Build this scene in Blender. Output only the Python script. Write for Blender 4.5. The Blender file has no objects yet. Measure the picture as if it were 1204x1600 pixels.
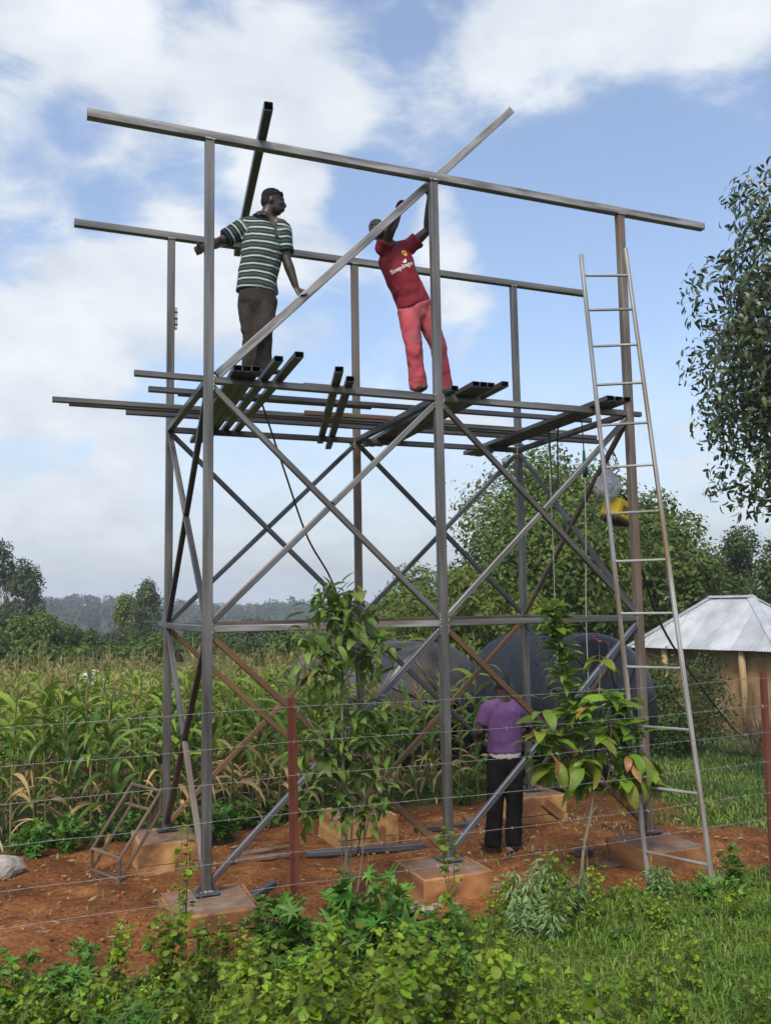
import bpy, bmesh, math, random
import numpy as np
from mathutils import Vector, Matrix, noise
from mathutils.bvhtree import BVHTree

SC = bpy.context.scene
COL = SC.collection
rnd = random.Random(7)

# ------------------------------------------------------------------ camera
def camera():
    yaw, pitch, roll = 0.386, 0.1067, -0.0171
    f = Vector((math.sin(yaw)*math.cos(pitch), math.cos(yaw)*math.cos(pitch), math.sin(pitch)))
    r = Vector((math.cos(yaw), -math.sin(yaw), 0)); u = r.cross(f)
    r2 = r*math.cos(roll)+u*math.sin(roll); u2 = -r*math.sin(roll)+u*math.cos(roll)
    m = Matrix((r2, u2, -f)).transposed().to_4x4(); m.translation = (-1.335, -7.118, 2.194)
    c = bpy.data.cameras.new('camera'); c.sensor_fit = 'VERTICAL'; c.sensor_height = 36
    c.lens = 1370.8/1600*36; c.clip_start = .1; c.clip_end = 3000
    o = bpy.data.objects.new('camera', c); COL.objects.link(o); o.matrix_world = m
    SC.camera = o
camera()

# ------------------------------------------------------------------ light and sky
SUN_EL, SUN_AZ = math.radians(52), math.radians(218)     # azimuth from +Y towards +X
SUN_DIR = Vector((math.cos(SUN_EL)*math.sin(SUN_AZ), math.cos(SUN_EL)*math.cos(SUN_AZ), math.sin(SUN_EL)))
SKY_STRENGTH = 0.125
def world():
    w = bpy.data.worlds.new('World'); SC.world = w; w.use_nodes = True
    nt = w.node_tree; nt.nodes.clear()
    N = lambda t, **k: (lambda n: ([setattr(n, a, b) for a, b in k.items()], n)[1])(nt.nodes.new(t))
    Lk = nt.links.new
    out = N('ShaderNodeOutputWorld'); bg = N('ShaderNodeBackground'); bg.inputs[1].default_value = SKY_STRENGTH
    Lk(bg.outputs[0], out.inputs[0])
    sky = N('ShaderNodeTexSky', sky_type='NISHITA', sun_disc=False)
    sky.sun_elevation = SUN_EL; sky.sun_rotation = SUN_AZ
    sky.air_density = 1.0; sky.dust_density = 2.6; sky.ozone_density = 1.2
    tc = N('ShaderNodeTexCoord'); sep = N('ShaderNodeSeparateXYZ'); Lk(tc.outputs['Generated'], sep.inputs[0])
    def math_(op, a, b=None, c=None):
        m = N('ShaderNodeMath', operation=op)
        for i, v in enumerate((a, b, c)):
            if v is None: continue
            if isinstance(v, (int, float)): m.inputs[i].default_value = v
            else: Lk(v, m.inputs[i])
        return m.outputs[0]
    # clouds lie on a flat layer: the view direction meets it at (x,y)/(z+k)
    zk = math_('ADD', math_('MAXIMUM', sep.outputs[2], 0.0), 0.55)
    comb = N('ShaderNodeCombineXYZ')
    Lk(math_('DIVIDE', sep.outputs[0], zk), comb.inputs[0]); Lk(math_('DIVIDE', sep.outputs[1], zk), comb.inputs[1])
    Lk(math_('MULTIPLY', sep.outputs[2], 1.5), comb.inputs[2])
    n1 = N('ShaderNodeTexNoise'); n1.inputs['Scale'].default_value = 4.2; n1.inputs['Detail'].default_value = 9
    n1.inputs['Roughness'].default_value = .60; n1.inputs['Distortion'].default_value = .25
    Lk(comb.outputs[0], n1.inputs['Vector'])
    n2 = N('ShaderNodeTexNoise'); n2.inputs['Scale'].default_value = 1.6; n2.inputs['Detail'].default_value = 3
    Lk(comb.outputs[0], n2.inputs['Vector'])
    dens = math_('ADD', math_('MULTIPLY', n1.outputs[0], 1.0), math_('MULTIPLY', math_('SUBTRACT', n2.outputs[0], .5), .55))
    # the larger cumulus banks (direction, angular radius in degrees, weight)
    for az, el, rad, wt in CLOUDS:
        a, e = math.radians(az), math.radians(el)
        d = N('ShaderNodeVectorMath', operation='DOT_PRODUCT'); Lk(tc.outputs['Generated'], d.inputs[0])
        d.inputs[1].default_value = (math.cos(e)*math.sin(a), math.cos(e)*math.cos(a), math.sin(e))
        mr = N('ShaderNodeMapRange', interpolation_type='SMOOTHSTEP')
        Lk(d.outputs['Value'], mr.inputs[0]); mr.inputs[1].default_value = math.cos(math.radians(rad)); mr.inputs[2].default_value = math.cos(math.radians(rad*.25))
        mr.inputs[3].default_value = 0; mr.inputs[4].default_value = wt
        dens = math_('ADD', dens, mr.outputs[0])
    mask = N('ShaderNodeMapRange', interpolation_type='SMOOTHSTEP'); Lk(dens, mask.inputs[0])
    mask.inputs[1].default_value = .49; mask.inputs[2].default_value = .73
    # thin veil towards the horizon
    veil = N('ShaderNodeMapRange', interpolation_type='SMOOTHSTEP'); Lk(sep.outputs[2], veil.inputs[0])
    veil.inputs[1].default_value = .36; veil.inputs[2].default_value = -.02; veil.inputs[3].default_value = 0; veil.inputs[4].default_value = .85
    m2 = math_('MAXIMUM', math_('ADD', math_('MULTIPLY', mask.outputs[0], .88), .07), math_('MULTIPLY', veil.outputs[0], 1.0))
    shade = N('ShaderNodeValToRGB'); cr = shade.color_ramp
    cr.elements[0].position = .42; cr.elements[0].color = (.56, .61, .69, 1)
    cr.elements[1].position = .88; cr.elements[1].color = (.86, .89, .92, 1)
    e2 = cr.elements.new(.66); e2.color = (.72, .765, .82, 1)
    n3 = N('ShaderNodeTexNoise'); n3.inputs['Scale'].default_value = 9.0; n3.inputs['Detail'].default_value = 6; n3.inputs['Roughness'].default_value = .55
    off = N('ShaderNodeVectorMath', operation='ADD'); Lk(comb.outputs[0], off.inputs[0]); off.inputs[1].default_value = (.06, .1, .3)
    Lk(off.outputs[0], n3.inputs['Vector'])
    Lk(math_('ADD', math_('MULTIPLY', dens, .45), math_('MULTIPLY', n3.outputs[0], .75)), shade.inputs[0])
    sc = N('ShaderNodeVectorMath', operation='SCALE'); Lk(shade.outputs[0], sc.inputs[0]); sc.inputs['Scale'].default_value = CLOUD_GAIN/SKY_STRENGTH
    mix = N('ShaderNodeMix', data_type='RGBA'); Lk(m2, mix.inputs[0]); Lk(sky.outputs[0], mix.inputs[6]); Lk(sc.outputs[0], mix.inputs[7])
    Lk(mix.outputs[2], bg.inputs[0])
CLOUD_GAIN = 0.565
CLOUDS = [(8.6, 33.9, 11, 0.17), (15.9, 30.4, 7.5, 0.14), (-0.3, 31.8, 7, 0.16), (34.4, 33.4, 6.4, 0.19), (44.3, 33.4, 6.4, 0.17), (0.6, 14.9, 6.0, 0.26), (0.4, 8.8, 9.4, 0.2), (10.8, 9.5, 11.1, 0.13), (7.9, 20.8, 5.5, 0.14), (26.3, 23.4, 3.6, 0.17), (15.4, 26.6, 3.8, 0.15), (42.0, 9.6, 2.6, 0.16), (19.4, 30.5, 2.6, 0.08), (2.5, 29.1, 2.6, -0.16), (24.4, 34.4, 2.1, -0.1), (36.1, 25.3, 9.8, -0.26), (43.4, 19.9, 9.8, -0.26), (21.5, 25.4, 3.8, -0.13), (4.6, 23.7, 3.0, -0.1), (-0.3, 21.2, 3.0, -0.12), (34.0, 15.5, 6.4, -0.14), (17.9, 17.7, 5.1, -0.08)]
world()
sl = bpy.data.lights.new('sun', 'SUN'); sl.energy = 1.5; sl.angle = math.radians(12); sl.color = (1, .93, .81)
so = bpy.data.objects.new('sun', sl); COL.objects.link(so); so.rotation_euler = SUN_DIR.to_track_quat('Z', 'Y').to_euler()
SC.view_settings.view_transform = 'Standard'; SC.view_settings.look = 'None'
SC.view_settings.exposure = 1.0; SC.view_settings.gamma = 1

# ------------------------------------------------------------------ materials
MATS = {}
def mat(name, c1, c2=None, scale=6.0, rough=.7, metal=0.0, bump=0.0, bscale=None, stretch=(1, 1, 1), spots=None, spec=.5, transl=0.0, island=0.0, objrand=0.0, detail=6, lo=.35, hi=.65, coat=0):
    """Noise-mixed colour in object space, optional second noise of spots, per-island / per-object brightness, bump and leaf translucency."""
    m = bpy.data.materials.new(name); m.use_nodes = True; nt = m.node_tree; nt.nodes.clear()
    def N(t, **k):
        n = nt.nodes.new(t)
        for a, b in k.items(): setattr(n, a, b)
        return n
    L = nt.links.new
    out = N('ShaderNodeOutputMaterial'); p = N('ShaderNodeBsdfPrincipled')
    p.inputs['Roughness'].default_value = rough; p.inputs['Metallic'].default_value = metal
    p.inputs['Specular IOR Level'].default_value = spec
    if coat: p.inputs['Coat Weight'].default_value = coat; p.inputs['Coat Roughness'].default_value = .25
    tc = N('ShaderNodeTexCoord'); mp = N('ShaderNodeMapping'); mp.inputs['Scale'].default_value = stretch
    oi = N('ShaderNodeObjectInfo')
    add = N('ShaderNodeVectorMath', operation='MULTIPLY_ADD'); L(oi.outputs['Random'], add.inputs[0]); add.inputs[1].default_value = (37, 11, 23)
    L(tc.outputs['Object'], mp.inputs[0]); L(mp.outputs[0], add.inputs[2])
    vec = add.outputs[0]
    n1 = N('ShaderNodeTexNoise'); n1.inputs['Scale'].default_value = scale; n1.inputs['Detail'].default_value = detail; L(vec, n1.inputs['Vector'])
    mr = N('ShaderNodeMapRange'); L(n1.outputs[0], mr.inputs[0]); mr.inputs[1].default_value = lo; mr.inputs[2].default_value = hi
    mx = N('ShaderNodeMix', data_type='RGBA'); L(mr.outputs[0], mx.inputs[0])
    mx.inputs[6].default_value = (*c1, 1); mx.inputs[7].default_value = (*(c2 or c1), 1)
    col = mx.outputs[2]
    if spots:
        sc_, lo_, hi_, sc3 = spots
        n2 = N('ShaderNodeTexNoise'); n2.inputs['Scale'].default_value = sc_; n2.inputs['Detail'].default_value = 5; L(vec, n2.inputs['Vector'])
        mr2 = N('ShaderNodeMapRange'); L(n2.outputs[0], mr2.inputs[0]); mr2.inputs[1].default_value = lo_; mr2.inputs[2].default_value = hi_
        mx2 = N('ShaderNodeMix', data_type='RGBA'); L(mr2.outputs[0], mx2.inputs[0]); L(col, mx2.inputs[6]); mx2.inputs[7].default_value = (*sc3, 1)
        col = mx2.outputs[2]
    val = None
    if island or objrand:
        hs = N('ShaderNodeHueSaturation')
        v = None
        if island:
            g = N('ShaderNodeNewGeometry')
            a = N('ShaderNodeMapRange'); L(g.outputs['Random Per Island'], a.inputs[0]); a.inputs[3].default_value = 1-island; a.inputs[4].default_value = 1+island
            h = N('ShaderNodeMapRange'); L(g.outputs['Random Per Island'], h.inputs[0]); h.inputs[3].default_value = .5-.018*island*2; h.inputs[4].default_value = .5+.022*island*2
            L(h.outputs[0], hs.inputs['Hue']); v = a.outputs[0]
        if objrand:
            b = N('ShaderNodeMapRange'); L(oi.outputs['Random'], b.inputs[0]); b.inputs[3].default_value = 1-objrand; b.inputs[4].default_value = 1+objrand
            if v is None: v = b.outputs[0]
            else:
                mu = N('ShaderNodeMath', operation='MULTIPLY'); L(v, mu.inputs[0]); L(b.outputs[0], mu.inputs[1]); v = mu.outputs[0]
        L(v, hs.inputs['Value']); L(col, hs.inputs['Color']); col = hs.outputs[0]
    L(col, p.inputs['Base Color'])
    if metal or rough < .6:
        rr = N('ShaderNodeMapRange'); L(n1.outputs[0], rr.inputs[0]); rr.inputs[3].default_value = max(.05, rough-.15); rr.inputs[4].default_value = min(1, rough+.2)
        L(rr.outputs[0], p.inputs['Roughness'])
    if bump:
        nb = N('ShaderNodeTexNoise'); nb.inputs['Scale'].default_value = bscale or scale*4; nb.inputs['Detail'].default_value = 5; L(vec, nb.inputs['Vector'])
        bp = N('ShaderNodeBump'); bp.inputs['Strength'].default_value = bump; bp.inputs['Distance'].default_value = .01
        L(nb.outputs[0], bp.inputs['Height']); L(bp.outputs[0], p.inputs['Normal'])
    if transl:
        tr = N('ShaderNodeBsdfTranslucent'); L(col, tr.inputs[0]); ms = N('ShaderNodeMixShader'); ms.inputs[0].default_value = transl
        L(p.outputs[0], ms.inputs[1]); L(tr.outputs[0], ms.inputs[2]); L(ms.outputs[0], out.inputs[0])
    else: L(p.outputs[0], out.inputs[0])
    MATS[name] = m
    return m

ST = (1, 1, .12)
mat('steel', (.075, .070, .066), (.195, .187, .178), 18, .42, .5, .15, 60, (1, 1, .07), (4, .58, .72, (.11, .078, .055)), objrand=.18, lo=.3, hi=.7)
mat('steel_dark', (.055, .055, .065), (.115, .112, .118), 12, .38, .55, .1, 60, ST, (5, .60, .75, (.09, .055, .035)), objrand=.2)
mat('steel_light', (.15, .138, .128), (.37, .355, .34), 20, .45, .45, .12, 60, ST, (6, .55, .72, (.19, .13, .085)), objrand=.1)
mat('steel_brown', (.10, .075, .060), (.185, .155, .135), 12, .6, .3, .15, 60, ST, (5, .5, .65, (.14, .07, .035)), objrand=.15)
mat('rust', (.105, .055, .026), (.175, .098, .048), 14, .8, .1, .25, 70, ST, (7, .5, .68, (.075, .048, .03)), objrand=.3)
mat('rust_red', (.10, .026, .014), (.15, .045, .025), 10, .75, .15, .25, 70, ST, (8, .55, .7, (.05, .02, .014)))
mat('weld', (.07, .055, .05), (.42, .39, .36), 60, .5, .6, .4, 120)
mat('galv', (.24, .235, .225), (.42, .415, .40), 12, .45, .5, .1, 60, ST, (7, .5, .66, (.23, .15, .09)), objrand=.06)
mat('wire', (.19, .178, .165), (.33, .32, .30), 30, .5, .5)
mat('concrete', (.13, .085, .055), (.21, .155, .115), 9, .92, 0, .7, 45, spots=(4, .44, .6, (.17, .082, .040)))
mat('form_board', (.30, .155, .055), (.45, .26, .10), 7, .85, 0, .3, 40, (1, .15, 1), (4, .46, .62, (.20, .09, .035)), objrand=.25)
mat('board_wet', (.25, .105, .036), (.38, .185, .066), 7, .85, 0, .3, 40, (1, .15, 1), (4, .42, .6, (.13, .055, .022)), objrand=.28)
mat('old_wood', (.10, .06, .036), (.17, .11, .07), 9, .9, 0, .4, 50, (.2, 1, 1), objrand=.2)
mat('black_plastic', (.012, .013, .015), (.022, .023, .026), 8, .5, 0, .05, 30)
mat('hose', (.012, .012, .014), (.02, .02, .022), 20, .55)
mat('stone', (.22, .20, .17), (.34, .31, .27), 6, .95, 0, .7, 25)

# ------------------------------------------------------------------ small helpers
def lk(o, parent=None):
    COL.objects.link(o)
    if parent is not None: o.parent = parent
    return o
def tag(o, label, cat, group=None, kind=None):
    o['label'] = label
    if cat: o['category'] = cat
    if group: o['group'] = group
    if kind: o['kind'] = kind
    return o
def thing(name, label, cat, loc=(0, 0, 0), group=None, rz=0):
    o = bpy.data.objects.new(name, None); o.empty_display_size = .1; lk(o); o.location = loc; o.rotation_euler = (0, 0, rz)
    return tag(o, label, cat, group)
def mesh(name, verts, faces, mats, smooth=False, midx=None):
    me = bpy.data.meshes.new(name); me.from_pydata([tuple(v) for v in verts], [], [tuple(f) for f in faces])
    for m in (mats if isinstance(mats, (list, tuple)) else [mats]): me.materials.append(MATS[m] if isinstance(m, str) else m)
    if smooth: me.polygons.foreach_set('use_smooth', [True]*len(me.polygons))
    if midx is not None: me.polygons.foreach_set('material_index', list(midx))
    me.update(); return me
def fast_mesh(name, v, tris, mats, midx=None, smooth=False):
    """numpy triangles to a mesh"""
    v = np.asarray(v, np.float32); t = np.asarray(tris, np.int32)
    me = bpy.data.meshes.new(name); me.vertices.add(len(v)); me.vertices.foreach_set('co', v.ravel())
    me.loops.add(t.size); me.loops.foreach_set('vertex_index', t.ravel())
    me.polygons.add(len(t)); me.polygons.foreach_set('loop_start', np.arange(0, t.size, 3, dtype=np.int32))
    if smooth: me.polygons.foreach_set('use_smooth', np.ones(len(t), bool))
    for m in (mats if isinstance(mats, (list, tuple)) else [mats]): me.materials.append(MATS[m] if isinstance(m, str) else m)
    if midx is not None: me.polygons.foreach_set('material_index', np.asarray(midx, np.int32))
    me.update(calc_edges=True); me.validate(); return me
def obj(name, me, parent=None, loc=(0, 0, 0), rot=(0, 0, 0)):
    o = bpy.data.objects.new(name, me); o.location = loc; o.rotation_euler = rot
    return lk(o, parent)
def basis(p0, p1, up=(0, 0, 1)):
    p0, p1 = Vector(p0), Vector(p1); z = (p1-p0).normalized(); u = Vector(up)
    if abs(z.dot(u)) > .98: u = Vector((0, 1, 0))
    x = u.cross(z).normalized(); y = z.cross(x)
    m = Matrix((x, y, z)).transposed().to_4x4(); m.translation = p0
    return m, (p1-p0).length
TUBE_CACHE = {}
def tube_mesh(length, w, h, mt, t=.0035, ch=.006):
    """rolled rectangular hollow section along local Z with open ends"""
    key = (round(length, 3), w, h, mt)
    if key in TUBE_CACHE: return TUBE_CACHE[key]
    def ring(w, h, c): a, b = w/2, h/2; return [(a-c, -b), (a, -b+c), (a, b-c), (a-c, b), (-a+c, b), (-a, b-c), (-a, -b+c), (-a+c, -b)]
    o, i = ring(w, h, ch), ring(w-2*t, h-2*t, max(.001, ch-t)); V = []; F = []
    for z in (0, length):
        V += [(x, y, z) for x, y in o]; V += [(x, y, z) for x, y in i]
    for k in range(8):
        n = (k+1) % 8
        F += [(k, n, 16+n, 16+k), (8+k, 24+k, 24+n, 8+n), (k, 8+k, 8+n, n), (16+k, 16+n, 24+n, 24+k)]
    TUBE_CACHE[key] = mesh('tube', V, F, mt); return TUBE_CACHE[key]
def tube(name, p0, p1, w=.05, h=None, mt='steel', parent=None, up=(0, 0, 1)):
    m, ln = basis(p0, p1, up)
    o = bpy.data.objects.new(name, tube_mesh(ln, w, h or w, mt)); lk(o)
    if parent is not None:
        o.parent = parent; m.translation = Vector(p0)-parent.location
    o.matrix_basis = m; return o
def box_mesh(name, sx, sy, sz, mt, bevel=.004, base=True, jit=0):
    bm = bmesh.new(); bmesh.ops.create_cube(bm, size=1); bmesh.ops.scale(bm, vec=(sx, sy, sz), verts=bm.verts)
    if base: bmesh.ops.translate(bm, vec=(0, 0, sz/2), verts=bm.verts)
    if jit:
        for v in bm.verts: v.co += Vector((rnd.uniform(-jit, jit), rnd.uniform(-jit, jit), rnd.uniform(-jit, jit)))
    if bevel: bmesh.ops.bevel(bm, geom=bm.edges[:], offset=bevel, segments=1, affect='EDGES')
    me = bpy.data.meshes.new(name); bm.to_mesh(me); bm.free(); me.materials.append(MATS[mt]); return me
def curve_tube_mesh(name, pts, rad, mt, n=6, rads=None, smooth=True):
    """round tube along a polyline"""
    pts = [Vector(p) for p in pts]; V = []; F = []; prev = None
    for i, p in enumerate(pts):
        t = (pts[min(i+1, len(pts)-1)]-pts[max(i-1, 0)]).normalized()
        a = Vector((0, 0, 1)) if abs(t.z) < .9 else Vector((1, 0, 0))
        if prev is not None: a = prev
        x = (a-t*a.dot(t)).normalized(); prev = x; y = t.cross(x); r = rads[i] if rads else rad
        V += [p+(x*math.cos(2*math.pi*k/n)+y*math.sin(2*math.pi*k/n))*r for k in range(n)]
    for i in range(len(pts)-1):
        for k in range(n): F.append((i*n+k, i*n+(k+1) % n, (i+1)*n+(k+1) % n, (i+1)*n+k))
    F.append(tuple(range(n-1, -1, -1))); F.append(tuple(range((len(pts)-1)*n, len(pts)*n)))
    return mesh(name, V, F, mt, smooth)
def spline(pts, n=8):
    """Catmull-Rom through points"""
    P = [Vector(p) for p in pts]; P = [P[0]*2-P[1]]+P+[P[-1]*2-P[-2]]; out = []
    for i in range(1, len(P)-2):
        a, b, c, d = P[i-1], P[i], P[i+1], P[i+2]
        for k in range(n):
            t = k/n; out.append(.5*((2*b)+(c-a)*t+(2*a-5*b+4*c-d)*t*t+(3*b-a-3*c+d)*t**3))
    return out+[P[-2]]

# ------------------------------------------------------------------ terrain
def sstep(a, b, x):
    t = max(0, min(1, (x-a)/(b-a))); return t*t*(3-2*t)
def ground_z(x, y):
    if y < -.6: z = -.19+.8*sstep(0, 6.5, -.6-y)
    else: z = -.19-.042*(min(y, 3)+.6)-.05*max(0, min(y, 70)-3)-.045*max(0, min(x, 60)-5)
    d = math.hypot(x, y)
    if d > 60: z -= 5*sstep(60, 180, d)
    if d > 170: z += (HILL+3*math.sin(math.atan2(x, y)*9+.6)+2*math.sin(math.atan2(x, y)*23))*sstep(190, 560, d)
    return z
HILL = 11
def soil_amount(x, y):
    """1 on the bare red earth round the tower, 0 on grass"""
    n = noise.noise(Vector((x*.9, y*.9, 1.3)))*.5+noise.noise(Vector((x*2.7, y*2.7, 4.1)))*.25
    back = sstep(3.7, 3.0, y+n*.7); front = sstep(-1.5, -.85, y+n*.5+.1*max(0, x-2))
    right = sstep(5.9, 5.0, x+n-max(0, .9-y)*1.4-.35*max(0, y-1))
    return back*front*right
def ground():
    def axis(a, b, step, far, ratio=1.23):
        c = list(np.arange(a, b+1e-6, step)); s = step
        lo, hi = [a], [b]
        while hi[-1] < far: s *= ratio; hi.append(hi[-1]+s)
        s = step
        while lo[-1] > -far: s *= ratio; lo.append(lo[-1]-s)
        return np.array(lo[:0:-1]+c+hi[1:])
    X, Y = axis(-2.2, 7.5, .045, 760), axis(-5.2, 5, .045, 760)
    nx, ny = len(X), len(Y); V = np.zeros((ny, nx, 3), np.float32); S = np.zeros((ny, nx), np.float32)
    for j, y in enumerate(Y):
        for i, x in enumerate(X):
            z = ground_z(x, y); s = 0
            if -12 < x < 25 and -8 < y < 25:
                s = soil_amount(x, y)
                z += noise.noise(Vector((x*1.1, y*1.1, 0)))*.025+(noise.noise(Vector((x*3.5, y*3.5, 2)))*.028+noise.noise(Vector((x*9, y*9, 5)))*.016)
            elif math.hypot(x, y) > 60: z += noise.noise(Vector((x*.012, y*.012, 0)))*1.2
            V[j, i] = (x, y, z); S[j, i] = s
    idx = np.arange(nx*ny).reshape(ny, nx)
    a, b, c, d = idx[:-1, :-1].ravel(), idx[:-1, 1:].ravel(), idx[1:, 1:].ravel(), idx[1:, :-1].ravel()
    T = np.concatenate([np.stack([a, b, c], 1), np.stack([a, c, d], 1)])
    m = bpy.data.materials.new('earth_and_turf'); m.use_nodes = True; nt = m.node_tree; L = nt.links.new
    N = nt.nodes.new; p = nt.nodes['Principled BSDF']; p.inputs['Roughness'].default_value = .95; p.inputs['Specular IOR Level'].default_value = .2
    tc = N('ShaderNodeTexCoord'); at = N('ShaderNodeAttribute'); at.attribute_name = 'soil'
    def nz(s, dt=8):
        n = N('ShaderNodeTexNoise'); n.inputs['Scale'].default_value = s; n.inputs['Detail'].default_value = dt; n.inputs['Roughness'].default_value = .62; L(tc.outputs['Object'], n.inputs['Vector']); return n.outputs[0]
    def ramp(f, stops):
        r = N('ShaderNodeValToRGB'); L(f, r.inputs[0]); e = r.color_ramp.elements
        e[0].position, e[0].color = stops[0][0], (*stops[0][1], 1); e[1].position, e[1].color = stops[-1][0], (*stops[-1][1], 1)
        for q, c_ in stops[1:-1]: k = e.new(q); k.color = (*c_, 1)
        return r.outputs[0]
    soil = ramp(nz(2.2), [(.3, (.115, .042, .014)), (.5, (.22, .083, .024)), (.62, (.31, .130, .040)), (.75, (.38, .19, .075))])
    soil2 = ramp(nz(26, 4), [(.35, (.30, .27, .25)), (.62, (1.1, 1.1, 1.1))])
    ml = N('ShaderNodeMix'); ml.data_type = 'RGBA'; ml.blend_type = 'MULTIPLY'; ml.inputs[0].default_value = .85; L(soil, ml.inputs[6]); L(soil2, ml.inputs[7])
    turf = ramp(nz(1.6), [(.3, (.020, .034, .010)), (.5, (.036, .055, .015)), (.68, (.065, .075, .022)), (.8, (.09, .065, .03))])
    damp = ramp(nz(.75, 3), [(.38, (.50, .46, .44)), (.58, (1, 1, 1))]); m3 = N('ShaderNodeMix'); m3.data_type = 'RGBA'; m3.blend_type = 'MULTIPLY'; m3.inputs[0].default_value = .5; L(ml.outputs[2], m3.inputs[6]); L(damp, m3.inputs[7]); ml = m3
    mx = N('ShaderNodeMix'); mx.data_type = 'RGBA'; L(at.outputs['Fac'], mx.inputs[0]); L(turf, mx.inputs[6]); L(ml.outputs[2], mx.inputs[7])
    L(mx.outputs[2], p.inputs['Base Color'])
    bp = N('ShaderNodeBump'); bp.inputs['Strength'].default_value = .7; bp.inputs['Distance'].default_value = .03; L(nz(30, 6), bp.inputs['Height']); L(bp.outputs[0], p.inputs['Normal'])
    me = fast_mesh('ground', V.reshape(-1, 3), T, m, smooth=True)
    a = me.attributes.new('soil', 'FLOAT', 'POINT'); a.data.foreach_set('value', S.ravel())
    o = obj('ground', me); tag(o, 'red earth and grassy ground falling away to wooded hills', None, kind='structure')
ground()
# ------------------------------------------------------------------ the water-tank tower
PX = (0.0, 2.095, 4.217); PY = (0.0, 2.158); ZM, ZP, ZT = 2.032, 4.077, 6.2; PS = .075
def tower():
    T = thing('steel_tank_tower', 'tall unpainted steel frame tower on six posts with crossed braces', 'tower', (0, 0, 0))
    pm = [['steel', 'steel', 'steel_brown'], ['steel', 'steel_brown', 'steel']]
    for iy, y in enumerate(PY):
        for ix, x in enumerate(PX): tube('post', (x, y, .012), (x, y, ZT-.0375), PS, PS, pm[iy][ix], T)
        # rails along the top, past the posts on both sides
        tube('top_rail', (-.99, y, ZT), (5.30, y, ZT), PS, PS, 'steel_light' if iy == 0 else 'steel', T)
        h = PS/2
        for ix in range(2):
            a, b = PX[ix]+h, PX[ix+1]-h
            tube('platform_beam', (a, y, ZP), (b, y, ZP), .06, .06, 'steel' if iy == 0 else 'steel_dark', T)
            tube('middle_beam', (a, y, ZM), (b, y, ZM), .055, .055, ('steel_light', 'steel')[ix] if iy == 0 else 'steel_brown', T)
            # two crossing braces in each panel: one runs through, the other is cut at the crossing
            for z0, z1, lower in ((ZM, ZP, False), (.02, ZM, True)):
                dz = .06
                A0, A1 = Vector((a, y, z1-dz)), Vector((b, y, z0+dz)); B0, B1 = Vector((a, y, z0+dz)), Vector((b, y, z1-dz))
                fr = iy == 0
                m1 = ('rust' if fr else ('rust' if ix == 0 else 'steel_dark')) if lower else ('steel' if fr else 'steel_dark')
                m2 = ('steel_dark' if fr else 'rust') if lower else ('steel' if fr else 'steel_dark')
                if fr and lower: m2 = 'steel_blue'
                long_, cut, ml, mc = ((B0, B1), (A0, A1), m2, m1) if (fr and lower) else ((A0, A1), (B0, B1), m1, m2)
                tube('cross_brace', *long_, .05, .045, ml, T, up=(0, 1, 0))
                mid = (cut[0]+cut[1])/2; d = (cut[1]-cut[0]).normalized(); gap = .034/abs(math.sin(long_[0].__sub__(long_[1]).angle(cut[0]-cut[1])))
                tube('cross_brace', cut[0], mid-d*gap, .05, .045, mc, T, up=(0, 1, 0)); tube('cross_brace', mid+d*gap, cut[1], .05, .045, mc, T, up=(0, 1, 0))
    # side frames
    for ix, x in enumerate(PX):
        h = PS/2; a, b = PY[0]+h, PY[1]-h
        tube('platform_beam', (x, a, ZP), (x, b, ZP), .06, .06, 'steel_dark', T)
        if ix != 1:
            tube('middle_beam', (x, a, ZM), (x, b, ZM), .055, .055, 'steel', T)
            for z0, z1, lower in ((ZM, ZP, False), (.02, ZM, True)):
                A0, A1 = Vector((x, a, z1-.06)), Vector((x, b, z0+.06)); B0, B1 = Vector((x, a, z0+.06)), Vector((x, b, z1-.06))
                tube('cross_brace', A0, A1, .045, .05, 'steel_dark' if ix == 0 else 'steel_brown', T, up=(1, 0, 0))
                mid = (B0+B1)/2; d = (B1-B0).normalized()
                tube('cross_brace', B0, mid-d*.036, .045, .05, 'steel_brown' if lower else 'steel_dark', T, up=(1, 0, 0))
                tube('cross_brace', mid+d*.036, B1, .045, .05, 'steel_dark' if ix == 2 else 'steel', T, up=(1, 0, 0))
    # base plates with gussets
    for y in PY:
        for x in PX:
            o = obj('base_plate', box_mesh('plate', .19, .19, .012, 'steel_dark', .002), T, (x, y, .001))
            for s in (-1, 1):
                V = [(0, -.004, 0), (.05*s, -.004, 0), (0, -.004, .065), (0, .004, 0), (.05*s, .004, 0), (0, .004, .065)]
                obj('gusset', mesh('gusset', V, [(0, 1, 2), (3, 5, 4), (0, 3, 4, 1), (1, 4, 5, 2), (0, 2, 5, 3)], 'steel_dark'), T, (x+s*.0385, y, .013))
    # weld beads at the joints
    def bead(p, d, n=9):
        p = Vector(p); d = Vector(d); bm = bmesh.new()
        for k in range(n):
            c = p+d*(k/(n-1)-.5)
            bmesh.ops.create_icosphere(bm, subdivisions=1, radius=rnd.uniform(.008, .0145), matrix=Matrix.Translation(c+Vector((rnd.uniform(-.003, .003), rnd.uniform(-.003, .003), 0))))
        me = bpy.data.meshes.new('weld'); bm.to_mesh(me); bm.free(); me.materials.append(MATS['weld']); obj('weld_bead', me, T)
    for y in PY:
        for ix, x in enumerate(PX):
            for s in (-1, 1):
                if (ix == 0 and s < 0) or (ix == 2 and s > 0): continue
                bead((x+s*.040, y-.028, ZM-.005), (0, 0, .17)); bead((x+s*.040, y-.028, ZP-.03), (0, 0, .12))
            bead((x, y-.039, ZT-.039), (.075, 0, 0), 8)
            if y == 0: bead((x, y-.042, .016), (.09, 0, 0), 8)
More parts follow.
